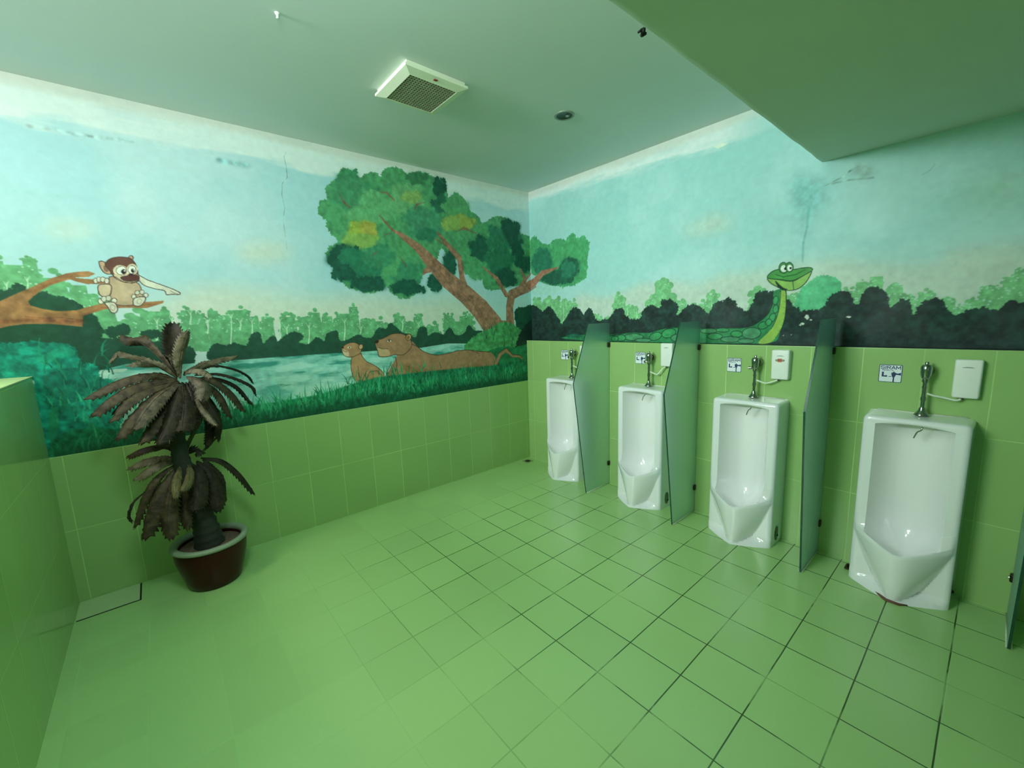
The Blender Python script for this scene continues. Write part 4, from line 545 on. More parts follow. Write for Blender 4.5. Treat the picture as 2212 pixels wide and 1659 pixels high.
class MB:
    def __init__(s): s.v = []; s.f = []; s.m = []
    def add(s, vs, fs, m=0):
        b = len(s.v); s.v += [tuple(map(float, v)) for v in vs]; s.f += [tuple(b+i for i in f) for f in fs]; s.m += [m]*len(fs)
    def box(s, a, b, m=0):
        x0, y0, z0 = a; x1, y1, z1 = b
        s.add([(x0,y0,z0),(x1,y0,z0),(x1,y1,z0),(x0,y1,z0),(x0,y0,z1),(x1,y0,z1),(x1,y1,z1),(x0,y1,z1)],
              [(0,3,2,1),(4,5,6,7),(0,1,5,4),(1,2,6,5),(2,3,7,6),(3,0,4,7)], m)
    def tube(s, pts, rad, n=12, m=0, cap=True):
        pts = [Vector(p) for p in pts]
        if not hasattr(rad, '__len__'): rad = [rad]*len(pts)
        up = Vector((0, 0, 1)); rings = []
        t0 = (pts[1]-pts[0]).normalized()
        if abs(t0.dot(up)) > .9: up = Vector((1, 0, 0))
        a = t0.cross(up).normalized()
        for i, p in enumerate(pts):
            t = (pts[min(i+1, len(pts)-1)]-pts[max(i-1, 0)]).normalized()
            a = (a-t*a.dot(t)).normalized(); b = t.cross(a)
            rings.append([p+(a*math.cos(q)+b*math.sin(q))*rad[i] for q in [2*math.pi*k/n for k in range(n)]])
        vs = [v for r in rings for v in r]; fs = []
        for i in range(len(pts)-1):
            for k in range(n):
                fs.append((i*n+k, i*n+(k+1) % n, (i+1)*n+(k+1) % n, (i+1)*n+k))
        if cap: fs += [tuple(range(n-1, -1, -1)), tuple((len(pts)-1)*n+k for k in range(n))]
        s.add(vs, fs, m)
    def lathe(s, prof, c=(0, 0, 0), n=48, m=0, axis='z'):
        vs = []; fs = []
        for r, z in prof:
            for k in range(n):
                q = 2*math.pi*k/n
                p = (r*math.cos(q), r*math.sin(q), z)
                if axis == 'x': p = (z, r*math.cos(q), r*math.sin(q))
                vs.append((c[0]+p[0], c[1]+p[1], c[2]+p[2]))
        for i in range(len(prof)-1):
            for k in range(n):
                fs.append((i*n+k, i*n+(k+1) % n, (i+1)*n+(k+1) % n, (i+1)*n+k))
        s.add(vs, fs, m)
    def grid(s, rows, m=0):
        h, w = len(rows), len(rows[0])
        s.add([p for r in rows for p in r], [(i*w+j, i*w+j+1, (i+1)*w+j+1, (i+1)*w+j) for i in range(h-1) for j in range(w-1)], m)
    def build(s, name, mats, parent=None, smooth=False, fix=True, angle=None):
        me = bpy.data.meshes.new(name); me.from_pydata(s.v, [], s.f)
        if not isinstance(mats, (list, tuple)): mats = [mats]
        for m in mats: me.materials.append(m)
        me.polygons.foreach_set('material_index', s.m)
        if fix:
            bm = bmesh.new(); bm.from_mesh(me); bmesh.ops.recalc_face_normals(bm, faces=bm.faces); bm.to_mesh(me); bm.free()
        if smooth:
            me.polygons.foreach_set('use_smooth', [True]*len(me.polygons))
            if angle: me.set_sharp_from_angle(angle=math.radians(angle))
        me.update()
        return link(name, me, parent)

def rbox(name, size, loc, mat, parent=None, r=.01, seg=4, taper=None):
    bm = bmesh.new(); bmesh.ops.create_cube(bm, size=1)
    for v in bm.verts:
        v.co = Vector((v.co.x*size[0], v.co.y*size[1], v.co.z*size[2]))
        if taper: taper(v.co)
        v.co += Vector(loc)
    bmesh.ops.bevel(bm, geom=bm.edges[:]+bm.verts[:], offset=r, segments=seg, profile=.5, affect='EDGES')
    me = bpy.data.meshes.new(name); bm.to_mesh(me); bm.free(); me.materials.append(mat)
    me.polygons.foreach_set('use_smooth', [True]*len(me.polygons)); me.set_sharp_from_angle(angle=math.radians(50))
    return link(name, me, parent)

def copy_tree(o, parent=None):
    c = o.copy(); COL.objects.link(c); c.parent = parent
    for ch in [x for x in o.children]: copy_tree(ch, c)
    return c

def catmull(P, n):
    P = [Vector(p) for p in P]
    P = [P[0]*2-P[1]]+P+[P[-1]*2-P[-2]]; out = []
    N = len(P)-3
    for k in range(n+1):
        g = min(k/n*N, N-1e-6); i = int(g); t = g-i
        p0, p1, p2, p3 = P[i:i+4]
        out.append(.5*((2*p1)+(p2-p0)*t+(2*p0-5*p1+4*p2-p3)*t*t+(3*p1-p0-3*p2+p3)*t**3))
    return out

# ---------------------------------------------------------------- materials
class NT:
    def __init__(s, name):
        s.mat = bpy.data.materials.new(name); s.mat.use_nodes = True
        s.t = s.mat.node_tree; s.n = s.t.nodes; s.n.clear()
        s.out = s.n.new('ShaderNodeOutputMaterial'); s.bs = s.n.new('ShaderNodeBsdfPrincipled')
        s.t.links.new(s.bs.outputs[0], s.out.inputs[0])
        s.tc = s.n.new('ShaderNodeTexCoord')
    def L(s, a, b): s.t.links.new(a, b)
    def math(s, op, a, b=None, c=None):
        n = s.n.new('ShaderNodeMath'); n.operation = op
        for i, v in enumerate((a, b, c)):
            if v is None: continue
            if hasattr(v, 'is_linked') or hasattr(v, 'links'): s.L(v, n.inputs[i])
            else: n.inputs[i].default_value = v
        return n.outputs[0]
    def rng(s, v, a, b, c=0, d=1, smooth=True):
        n = s.n.new('ShaderNodeMapRange'); s.L(v, n.inputs[0])
        if smooth: n.interpolation_type = 'SMOOTHSTEP'
        for i, q in enumerate((a, b, c, d)): n.inputs[i+1].default_value = q
        return n.outputs[0]
    def noise(s, scale, detail=3, rough=.55, vec=None, out=0, stretch=None):
        n = s.n.new('ShaderNodeTexNoise'); n.inputs['Scale'].default_value = scale; n.inputs['Detail'].default_value = detail; n.inputs['Roughness'].default_value = rough
        v = vec or s.tc.outputs['Object']
        if stretch:
            m = s.n.new('ShaderNodeMapping'); s.L(v, m.inputs[0]); m.inputs['Scale'].default_value = stretch; v = m.outputs[0]
        s.L(v, n.inputs['Vector'])
        return n.outputs[out]
    def mix(s, f, a, b):
        n = s.n.new('ShaderNodeMix'); n.data_type = 'RGBA'
        if hasattr(f, 'links'): s.L(f, n.inputs[0])
        else: n.inputs[0].default_value = f
        for v, i in ((a, 6), (b, 7)):
            if hasattr(v, 'links'): s.L(v, n.inputs[i])
            else: n.inputs[i].default_value = tuple(v)+(1,)
        return n.outputs[2]
    def bump(s, h, strength=.2, dist=.002):
        n = s.n.new('ShaderNodeBump'); n.inputs['Strength'].default_value = strength; n.inputs['Distance'].default_value = dist
        s.L(h, n.inputs['Height']); s.L(n.outputs[0], s.bs.inputs['Normal'])
    def set(s, **k):
        for a, v in k.items():
            i = s.bs.inputs[a.replace('_', ' ')]
            if hasattr(v, 'links'): s.L(v, i)
            elif i.type == 'RGBA' and len(v) == 3: i.default_value = tuple(v)+(1,)
            else: i.default_value = v
        return s

def simple(name, col, rough=.5, metal=0, var=.06, scale=30, bump=0, spec=.5, coat=0, **k):
    m = NT(name); c = srgb(col)
    f = m.noise(scale, 4)
    m.set(Base_Color=m.mix(f, tuple(v*(1-var) for v in c), tuple(min(1, v*(1+var)) for v in c)), Roughness=rough, Metallic=metal, Specular_IOR_Level=spec)
    if coat: m.set(Coat_Weight=coat, Coat_Roughness=.05)
    if bump: m.bump(m.noise(scale*3, 4), bump)
    for a, v in k.items(): m.set(**{a: v})
    return m.mat

def tiles(name, base, ax1, off1, size1, ax2, off2, size2, light, dark, rough=.22, gw=.0035, darkness=None, var=.035, lightness=.7, spec=.5):
    m = NT(name)
    sep = m.n.new('ShaderNodeSeparateXYZ'); m.L(m.tc.outputs['Object'], sep.inputs[0])
    # slightly wandering joints
    wob = m.math('MULTIPLY', m.math('SUBTRACT', m.noise(3.1, 2), .5), .004)
    cells = []; ds = []
    for ax, off, size in ((ax1, off1, size1), (ax2, off2, size2)):
        p = m.math('DIVIDE', m.math('ADD', m.math('SUBTRACT', sep.outputs[ax], off), wob), size)
        cells.append(m.math('FLOOR', p))
        fr = m.math('FRACT', p)
        e = m.math('SUBTRACT', .5, m.math('ABSOLUTE', m.math('SUBTRACT', fr, .5)))
        ds.append(m.math('MULTIPLY', e, size))
    d = m.math('MINIMUM', ds[0], ds[1])
    line = m.rng(d, gw*.35, gw*.85, 1, 0)
    cmb = m.n.new('ShaderNodeCombineXYZ'); m.L(cells[0], cmb.inputs[0]); m.L(cells[1], cmb.inputs[1])
    wn = m.n.new('ShaderNodeTexWhiteNoise'); wn.noise_dimensions = '3D'; m.L(cmb.outputs[0], wn.inputs['Vector'])
    b = srgb(base)
    c = m.mix(wn.outputs['Value'], tuple(v*(1-var) for v in b), tuple(v*(1+var) for v in b))
    c = m.mix(m.math('MULTIPLY', m.noise(.9, 1), .12), c, tuple(v*q for v, q in zip(b, (.84, .88, .86))))
    g = m.mix(darkness(m, sep) if darkness else 0, srgb(light), srgb(dark))
    st = m.rng(m.noise(1.7, 3, .6), .35, .62, 1-lightness, 1)
    if darkness: st = m.math('MAXIMUM', st, darkness(m, sep))
    col = m.mix(m.math('MULTIPLY', line, st), c, g)
    m.set(Base_Color=col, Roughness=rough, Specular_IOR_Level=spec)
    h = m.rng(d, 0, gw*1.6, 0, 1)
    m.bump(h, .25, .0015)
    return m.mat

GREEN = '#9bbf76'
def floor_dirt(m, sep):
    a = m.rng(sep.outputs[0], -2.9, -1.6, 0, 1)
    b = m.rng(sep.outputs[1], -.25, -.9, 0, 1)
    n = m.rng(m.noise(2.2, 4, .6), .36, .5, .45, 1)
    return m.math('MULTIPLY', m.math('MULTIPLY', a, b), n)
M = {}
M['floor'] = tiles('green floor tiles', '#a8ce86', 0, -(.5293 % .25), .25, 1, -(1.3312 % .25), .25, '#a3d488', '#2f4f22', rough=.23, gw=.0042, darkness=floor_dirt, lightness=.8)
M['tile_left'] = tiles('green wall tiles left', GREEN, 0, -.04, .25, 2, 0, ROW, '#b9e08c', '#49702c', rough=.24, gw=.004, lightness=.65)
M['tile_right'] = tiles('green wall tiles right', GREEN, 1, -.0925, .25, 2, 0, ROW, '#b9e08c', '#49702c', rough=.22, gw=.004, lightness=.6)
M['tile_low'] = tiles('green wall tiles low partition', GREEN, 1, -.11, .25, 2, 0, ROW, '#a5d47e', '#49702c', rough=.12, gw=.003, lightness=.3)
M['top_low'] = simple('glazed partition top in lit colour', '#cfe09c', .3)  # paler than the tiles: light falling on the top put into its colour
m = NT('ceiling paint'); f = m.noise(1.6, 5, .6)
m.set(Base_Color=m.mix(f, srgb('#d3d9da'), srgb('#dde3e3')), Roughness=.8); m.bump(m.noise(9, 5, .65), .12, .004); M['ceil'] = m.mat
m = NT('soffit paint'); f = m.noise(1.6, 5, .6)
m.set(Base_Color=m.mix(f, srgb('#c2ccbf'), srgb('#ced8cc')), Roughness=.8); m.bump(m.noise(9, 5, .65), .12, .004); M['soffit'] = m.mat
m = NT('plaster paint'); f = m.noise(3, 5, .6)
m.set(Base_Color=m.mix(f, srgb('#b5e0da'), srgb('#c6e8e2')), Roughness=.7); m.bump(m.noise(14, 5, .65), .15, .003); M['plaster'] = m.mat
M['backpaint'] = simple('mid green wall paint', '#86b08c', .7)
m = NT('mural paint'); at = m.n.new('ShaderNodeAttribute'); at.attribute_name = 'paint'
f = m.noise(22, 5, .6)
mx = m.n.new('ShaderNodeMix'); mx.data_type = 'RGBA'; mx.blend_type = 'MULTIPLY'; mx.inputs[0].default_value = 1
m.L(at.outputs['Color'], mx.inputs[6]); cr = m.mix(f, (.93, .93, .93), (1, 1, 1)); m.L(cr, mx.inputs[7])
m.set(Base_Color=mx.outputs[2], Roughness=m.rng(m.noise(4, 3), .3, .7, .5, .75), Specular_IOR_Level=.35)
m.bump(m.math('ADD', m.noise(16, 6, .65), m.math('MULTIPLY', m.noise(90, 3), .15)), .3, .004); M['mural'] = m.mat
M['ledge'] = simple('dark painted ledge', '#22382c', .4, var=.3, scale=12)
M['ceramic'] = simple('white glazed ceramic', '#f1f0f0', .13, var=.015, scale=6, coat=.6)
M['recess'] = simple('painted shade of fixing hole', '#5c7560', .6)  # for a flat oval, the recess shade is put into this colour
M['chrome'] = simple('worn chrome', '#a9aba3', .16, metal=1, var=.15, scale=40)
M['brass'] = simple('tarnished bracket metal', '#3a3524', .38, metal=.8, var=.3, scale=60)
M['plastic'] = simple('white plastic', '#eef0e6', .35, var=.02)
M['plastic_side'] = M['plastic']
M['mark'] = simple('grey print', '#8d9c97', .5)
M['orange'] = simple('orange print', '#d8663a', .5, var=.2, scale=300)
M['black'] = simple('dark print', '#3a4546', .5)
M['sticker'] = simple('white sticker', '#eaf1f3', .35, var=.02)
M['blue'] = simple('dark blue print', '#17305f', .4, var=.04)
M['hose'] = simple('white hose', '#e6efd9', .4, var=.05)
M['seal'] = simple('silicone seal', '#cfd9bf', .4, var=.2, scale=40)
M['vent'] = simple('ivory vent plastic', '#e6e6cf', .45, var=.03)
M['dark'] = simple('dark duct', '#0c0e0b', .8)
M['badge'] = simple('red badge', '#8e2f2a', .5)
M['bar'] = simple('grimy vent bars', '#a8a68c', .6, var=.1)
M['gap'] = simple('dark joint', '#16240f', .8)
M['stain'] = simple('brown stain', '#6a4836', .6, var=.3, scale=60)
M['lampring'] = simple('downlight ring', '#8a9688', .35, metal=.3)
M['lampdish'] = simple('downlight reflector', '#3d4440', .3, metal=.7, var=.25, scale=20)
M['pot'] = simple('dark brown glazed pot', '#3a0e0a', .28, var=.3, scale=9, spec=.25)
M['rim'] = simple('unglazed pot rim', '#8d9c86', .45, var=.12, scale=30)
M['soil'] = simple('dry potting soil', '#6b5548', .95, var=.5, scale=90, bump=.8)
M['trunk'] = simple('dark plant trunk', '#2a2f25', .8, var=.45, scale=25, bump=.6)
def leafmat(name, a, b, rough=.6):
    m = NT(name); f = m.rng(m.noise(28, 5, .6), .3, .7, 0, 1)
    m.set(Base_Color=m.mix(f, srgb(a), srgb(b)), Roughness=rough, Specular_IOR_Level=.3); m.bump(m.noise(70, 4), .7, .004)
    return m.mat
LEAFM = [leafmat('brown leaf', '#30271d', '#52462f'), leafmat('dark leaf', '#1e1912', '#382f20'), leafmat('pale leaf back', '#4c4533', '#706750'),
         leafmat('grey leaf', '#3a3428', '#645a48'), leafmat('yellow leaf back', '#45432a', '#6a6540'), leafmat('olive leaf', '#2f3f1c', '#4b5a2a')]
# frosted glass
m = NT('frosted green glass')
tr = m.n.new('ShaderNodeBsdfTranslucent'); tr.inputs[0].default_value = srgb('#c4e8f2')+(1,)
df = m.n.new('ShaderNodeBsdfDiffuse'); df.inputs[0].default_value = srgb('#b4d8e2')+(1,)
rf = m.n.new('ShaderNodeBsdfRefraction'); rf.inputs['Color'].default_value = srgb('#c8efe4')+(1,); rf.inputs['Roughness'].default_value = .6; rf.inputs['IOR'].default_value = 1.02
gl = m.n.new('ShaderNodeBsdfGlossy'); gl.inputs['Roughness'].default_value = .32; gl.inputs['Color'].default_value = (.8, .9, .85, 1)
def mixsh(m, f, a, b):
    n = m.n.new('ShaderNodeMixShader')
    if hasattr(f, 'links'): m.L(f, n.inputs[0])
    else: n.inputs[0].default_value = f
    m.L(a, n.inputs[1]); m.L(b, n.inputs[2]); return n.outputs[0]
fz = m.n.new('ShaderNodeFresnel'); fz.inputs[0].default_value = 1.45
a_ = mixsh(m, .5, df.outputs[0], tr.outputs[0]); a_ = mixsh(m, .3, a_, rf.outputs[0]); a_ = mixsh(m, m.math('MULTIPLY', fz.outputs[0], .6), a_, gl.outputs[0])
m.L(a_, m.out.inputs[0]); m.n.remove(m.bs); M['glass'] = m.mat
M['glassedge'] = simple('dark green glass edge', '#1f4a38', .15)

# ---------------------------------------------------------------- mural painting (vertex paint on the plaster)
def fractal(h, w, cell, seed, octaves=4, stretch=(1, 1)):
    r = np.random.default_rng(seed); out = np.zeros((h, w)); amp = 1; tot = 0
    for o in range(octaves):
        cy = max(1.5, cell*stretch[1]/2**o); cx = max(1.5, cell*stretch[0]/2**o)
        gh, gw = int(h/cy)+3, int(w/cx)+3
        g = r.random((gh, gw))
        y = np.arange(h)/cy; x = np.arange(w)/cx
        yi = y.astype(int); xi = x.astype(int); fy = y-yi; fx = x-xi; fy = fy*fy*(3-2*fy); fx = fx*fx*(3-2*fx)
        a = g[yi][:, xi]*(1-fx)+g[yi][:, xi+1]*fx; b = g[yi+1][:, xi]*(1-fx)+g[yi+1][:, xi+1]*fx
        out += amp*(a*(1-fy)[:, None]+b*fy[:, None]); tot += amp; amp *= .55
    return out/tot

def col8(h):
    h = h.lstrip('#'); return np.array([int(h[i:i+2], 16)/255 for i in (0, 2, 4)])

def catclosed(P, n=5):
    P = np.array(P, float); N = len(P); r = []
    for i in range(N):
        p0, p1, p2, p3 = P[i-1], P[i], P[(i+1) % N], P[(i+2) % N]
        for k in range(n):
            t = k/n; r.append(.5*((2*p1)+(p2-p0)*t+(2*p0-5*p1+4*p2-p3)*t*t+(3*p1-p0-3*p2+p3)*t**3))
    return np.array(r)

class Canvas:
    def __init__(s, u0, u1, z0, z1, res, seed):
        s.u0, s.u1, s.z0, s.z1, s.res = u0, u1, z0, z1, res
        s.w = int((u1-u0)*res)+1; s.h = int((z1-z0)*res)+1
        s.a = np.zeros((s.h, s.w, 3)); s.rg = np.random.default_rng(seed)
        s.n1 = fractal(s.h, s.w, 40, seed); s.n2 = fractal(s.h, s.w, 9, seed+1, 3); s.n3 = fractal(s.h, s.w, 26, seed+2, 4, (3.5, .6)); s.n4 = fractal(s.h, s.w, 150, seed+3, 5)
    def px(s, pts):   # mm -> raster (x, y-up)
        p = np.array(pts, float).reshape(-1, 2)/1000
        return np.stack([(p[:, 0]-s.u0)*s.res, (p[:, 1]-s.z0)*s.res], 1)
    def clipbox(s, x0, y0, x1, y1):
        return max(0, int(x0)), max(0, int(y0)), min(s.w, int(x1)+2), min(s.h, int(y1)+2)
    def blend(s, box, mask, col, var=.06, nz=None):
        x0, y0, x1, y1 = box
        n = (s.n2 if nz is None else nz)[y0:y1, x0:x1]
        c = col[None, None]*(1+var*(n-.5)[..., None]*4)
        r = s.a[y0:y1, x0:x1]; r += (np.clip(c, 0, 1)-r)*mask[..., None]
    def polymask(s, P, soft=0):
        pad = 2+soft*2
        box = s.clipbox(P[:, 0].min()-pad, P[:, 1].min()-pad, P[:, 0].max()+pad, P[:, 1].max()+pad)
        x0, y0, x1, y1 = box
        if x1 <= x0 or y1 <= y0: return None, None
        ss = 2 if soft < 3 else 1
        ys = (np.arange((y1-y0)*ss)+.5)/ss+y0-.5; xs = (np.arange((x1-x0)*ss)+.5)/ss+x0-.5
        ins = np.zeros((len(ys), len(xs)), bool)
        for i in range(len(P)):
            ax, ay = P[i-1]; bx, by = P[i]
            if ay == by: continue
            lo, hi = (ay, by) if ay < by else (by, ay)
            k0 = np.searchsorted(ys, lo, 'left'); k1 = np.searchsorted(ys, hi, 'left')
            if k1 <= k0: continue
            xi = ax+(ys[k0:k1]-ay)*(bx-ax)/(by-ay)
            ins[k0:k1] ^= xs[None, :] < xi[:, None]
        m = ins.astype(float)
        if ss == 2: m = m.reshape(y1-y0, 2, x1-x0, 2).mean((1, 3))
        if soft >= 1:
            k = int(soft)
            for _ in range(2):
                for ax in (0, 1):
                    c = np.cumsum(np.pad(m, [(k+1, k) if q == ax else (0, 0) for q in (0, 1)]), axis=ax)
                    m = (c[2*k+1:]-c[:-2*k-1])/(2*k+1) if ax == 0 else (c[:, 2*k+1:]-c[:, :-2*k-1])/(2*k+1)
        return box, m
    def poly(s, P, col, var=.06, soft=0, nz=None):
        box, m = s.polymask(P, soft)
        if box: s.blend(box, m, col, var, nz)
    def disc(s, x, y, rx, ry, col, var=.05, rot=0, soft=1., alpha=1):
        R = max(rx, ry)+2; x0, y0, x1, y1 = s.clipbox(x-R, y-R, x+R, y+R)
        if x1 <= x0 or y1 <= y0: return
        X, Y = np.meshgrid(np.arange(x0, x1)-x, np.arange(y0, y1)-y)
        c, q = math.cos(rot), math.sin(rot); A = (X*c+Y*q)/rx; B = (-X*q+Y*c)/ry
        m = np.clip((1-np.sqrt(A*A+B*B))*min(rx, ry)/soft+.5, 0, 1)*alpha
        s.blend((x0, y0, x1, y1), m, col, var)
    def stroke(s, P, W, col, var=.06, soft=0):
        for i in range(len(P)-1):
            (ax, ay), (bx, by) = P[i], P[i+1]; wa, wb = W[i]/2, W[i+1]/2
            R = max(wa, wb)+2+soft; x0, y0, x1, y1 = s.clipbox(min(ax, bx)-R, min(ay, by)-R, max(ax, bx)+R, max(ay, by)+R)
            if x1 <= x0 or y1 <= y0: continue
            X, Y = np.meshgrid(np.arange(x0, x1, dtype=float), np.arange(y0, y1, dtype=float))
            dx, dy = bx-ax, by-ay; L = dx*dx+dy*dy+1e-9
            t = np.clip(((X-ax)*dx+(Y-ay)*dy)/L, 0, 1)
            d = np.hypot(X-ax-t*dx, Y-ay-t*dy)
            m = np.clip((wa+(wb-wa)*t-d)/(1+soft)+.5, 0, 1)
            m *= min(1, max(wa, wb)*2/.9)
            if soft: m *= .6
            s.blend((x0, y0, x1, y1), m, col, var)
    def leafy(s, P, col, r, var, inner=False):
        s.poly(P, col, var, 5 if inner else 0)
        d = np.hypot(*(np.roll(P, -1, 0)-P).T); L = d.sum(); n = int(L/(r*.8)); acc = np.concatenate([[0], np.cumsum(d)])
        Q = np.vstack([P, P[:1]]); cen = P.mean(0)
        for k in range(n):
            t = (k+s.rg.random()*.8)/n*L; x = np.interp(t, acc, Q[:, 0]); y = np.interp(t, acc, Q[:, 1])
            if inner: w_ = s.rg.random()*.3; x += (cen[0]-x)*w_; y += (cen[1]-y)*w_
            q = r*(.35+.5*s.rg.random()); cc = np.clip(col*(1+.12*(s.rg.random()-.5)), 0, 1)
            s.disc(x, y, q, q*(.7+.4*s.rg.random()), cc, var, s.rg.random()*3)
            for _ in range(4):
                a = s.rg.random()*6.28; s.disc(x+math.cos(a)*q, y+math.sin(a)*q, q*.42, q*.3, cc, var, a)
        box, m = s.polymask(P)
        if box is None: return
        x0, y0, x1, y1 = box; area = m.sum(); cnt = int(min(1400, area/(r*r*.55)))
        for _ in range(cnt):
            x = x0+s.rg.random()*(x1-x0); y = y0+s.rg.random()*(y1-y0)
            if m[min(int(y-y0), m.shape[0]-1), min(int(x-x0), m.shape[1]-1)] < .5: continue
            f = 1+.3*(s.rg.random()-.5); q = r*(.12+.3*s.rg.random())
            s.disc(x, y, q, q*.55, np.clip(col*f, 0, 1), var, s.rg.random()*3, soft=2, alpha=.5)
    def tree(s, x, yt, w, yb, col):
        h = yt-yb; r0 = w/2
        s.poly(np.array([(x-r0*1.1, yb), (x+r0*1.1, yb), (x+r0*.75, yt-r0*.9), (x-r0*.75, yt-r0*.9)]), col, .1)
        for k in range(int(26+w*.6)):
            t = s.rg.random()**.8; yy = yt-r0*.35-t*h*.75; spread = r0*(.25+.75*min(1, (yt-yy)/(r0*1.2)))
            xx = x+(s.rg.random()*2-1)*spread; q = r0*(.16+.2*s.rg.random())
            c = np.clip(col*(1+.14*(s.rg.random()-.5)), 0, 1); s.disc(xx, yy, q, q*.85, c, .08)
        for k in range(10):
            xx = x+(s.rg.random()*2-1)*r0; yy = yt-r0*.6-s.rg.random()*h*.5; s.disc(xx, yy, 1.3, 1.1, np.array((.68, .87, .76)), .02)
    def mesh(s, name, fn, parent):
        a = np.clip(s.a, 0, 1); lin = np.where(a <= .04045, a/12.92, ((a+.055)/1.055)**2.4)
        U, Z = np.meshgrid(np.linspace(s.u0, s.u1, s.w), np.linspace(s.z0, s.z1, s.h))
        co = fn(U.ravel(), Z.ravel()).astype(np.float32)
        idx = np.arange(s.h*s.w).reshape(s.h, s.w)
        q = np.stack([idx[:-1, :-1], idx[:-1, 1:], idx[1:, 1:], idx[1:, :-1]], -1).reshape(-1, 4)
        me = bpy.data.meshes.new(name); me.vertices.add(len(co)); me.vertices.foreach_set('co', co.ravel())
        me.loops.add(q.size); me.loops.foreach_set('vertex_index', q.ravel().astype(np.int32))
        me.polygons.add(len(q)); me.polygons.foreach_set('loop_start', (np.arange(len(q))*4).astype(np.int32))
        me.update(calc_edges=True); me.validate()
        at = me.attributes.new('paint', 'FLOAT_COLOR', 'POINT')
        at.data.foreach_set('color', np.concatenate([lin.reshape(-1, 3), np.ones((len(co), 1))], 1).astype(np.float32).ravel())
        me.materials.append(M['mural'])
        return link(name, me, parent)

def paint_sky(c, right):
    Z = np.linspace(c.z0, c.z1, c.h)[:, None]; U = np.linspace(c.u0, c.u1, c.w)[None]
    sky = col8('#b2dbe1'); pale = col8('#c6e2e6'); low = col8('#d0e8dc')
    if right: sky = col8('#a8dad6'); pale = col8('#b9e3e0'); low = col8('#c2e4de')
    a = c.a
    a[:] = sky
    k = np.clip((c.n4-.42)*4, 0, 1)[..., None]; a += (pale-a)*k
    k = (np.clip((1.9-Z)/.5, 0, 1)*np.ones_like(c.n1))[..., None]; a += (low-a)*k*.8
    k = np.clip((c.n3-.55)*3.5, 0, 1)[..., None]*.25; a += (col8('#9fd4d6')-a)*k
    # rough off-white band below the ceiling, brushed edge
    edge = 2.62+.1*(c.n4-.5)+.16*(c.n3-.5)
    if right: edge = 2.68+.05*np.clip(1-U/1.6, 0, 1)+.1*(c.n4-.5)+.12*(c.n3-.5)
    k = np.clip((Z-edge)/.05, 0, 1)*np.clip(.5+1.1*c.n3, 0, 1)
    if right: k = k*np.clip((2.35-U)/.4, .25, 1)
    a += (col8('#e6f0ec')-a)*k[..., None]
    k = np.clip((Z-2.77-.05*(c.n3-.5))/.05, 0, 1)*.6; a += (col8('#d9d6c9')-a)*k[..., None]
    a *= (1+.05*(c.n2-.5))[..., None]

def paint_water(c, P):
    box, m = c.polymask(P, 0); x0, y0, x1, y1 = box
    c.blend(box, m, col8('#8ed0c2'), .06)
    n = fractal(c.h, c.w, 22, 91, 4, (2.6, .55))[y0:y1, x0:x1]; n2 = c.n1[y0:y1, x0:x1]
    Y = np.linspace(0, 1, y1-y0)[:, None]
    r = c.a[y0:y1, x0:x1]
    k = m*np.clip((n-.54)*7, 0, 1)*np.clip((Y-.25)*2.2, 0, 1); r += (col8('#2f8b7d')-r)*(k*.85)[..., None]
    k = m*np.clip((n2-.40)*5, 0, 1)*np.clip((.72-Y)*2.8, 0, 1); r += (col8('#c3e8d9')-r)*(k*.9)[..., None]
    k = m*np.clip((.44-n)*9, 0, 1); r += (col8('#bfe9dc')-r)*(k*.7)[..., None]
    k = m*np.clip((n-.6)*12, 0, 1)*np.clip((n2-.5)*6, 0, 1); r += (col8('#3f8a5c')-r)*(k*.7)[..., None]

def blade(c, x, y, h, lean, col, w):
    P = []
    for t in np.linspace(0, 1, 5): P.append((x+lean*t*t, y+h*t-abs(lean)*.25*t*t))
    c.stroke(P, [w*(1-.85*t) for t in np.linspace(0, 1, 5)], col, .08)

def paint_grass(c, P):
    xs = np.sort(c.rg.uniform(P[:, 0].min(), P[:, 0].max(), 1500)); o = np.argsort(P[:, 0])
    top = np.interp(xs, P[o, 0], P[o, 1]); bot = 0
    cols = [col8(q) for q in ('#157a4d', '#1f8f5c', '#0f6241', '#2aa06a', '#3fae74')]
    order = c.rg.permutation(len(xs))
    ys = bot+(top-bot)*c.rg.random(len(xs))
    for i in np.argsort(-ys):
        d = ys[i]/max(8, top[i]); col = cols[c.rg.integers(0, 5 if d > .35 else 3)]*(.75+.35*d)
        blade(c, xs[i], ys[i]-6, c.rg.uniform(10, 26), c.rg.uniform(-10, 10), col, c.rg.uniform(1.8, 4.2))
    for _ in range(330):
        x = c.rg.uniform(P[:, 0].min(), P[:, 0].max()); t = np.interp(x, P[o, 0], P[o, 1])
        blade(c, x, t-c.rg.uniform(12, 34), c.rg.uniform(18, 46), c.rg.uniform(-16, 16), col8(('#1d8558', '#2a9a68', '#177048', '#46ac7c')[c.rg.integers(0, 4)]), c.rg.uniform(2, 4.5))
    x0, x1 = int(max(0, P[:, 0].min())), int(min(c.w, P[:, 0].max()))
    hgt = 34; k = np.linspace(1, 0, hgt)[:, None]*np.ones((hgt, x1-x0)); c.blend((x0, 0, x1, hgt), k*.8, col8('#0d4c34'), .06)

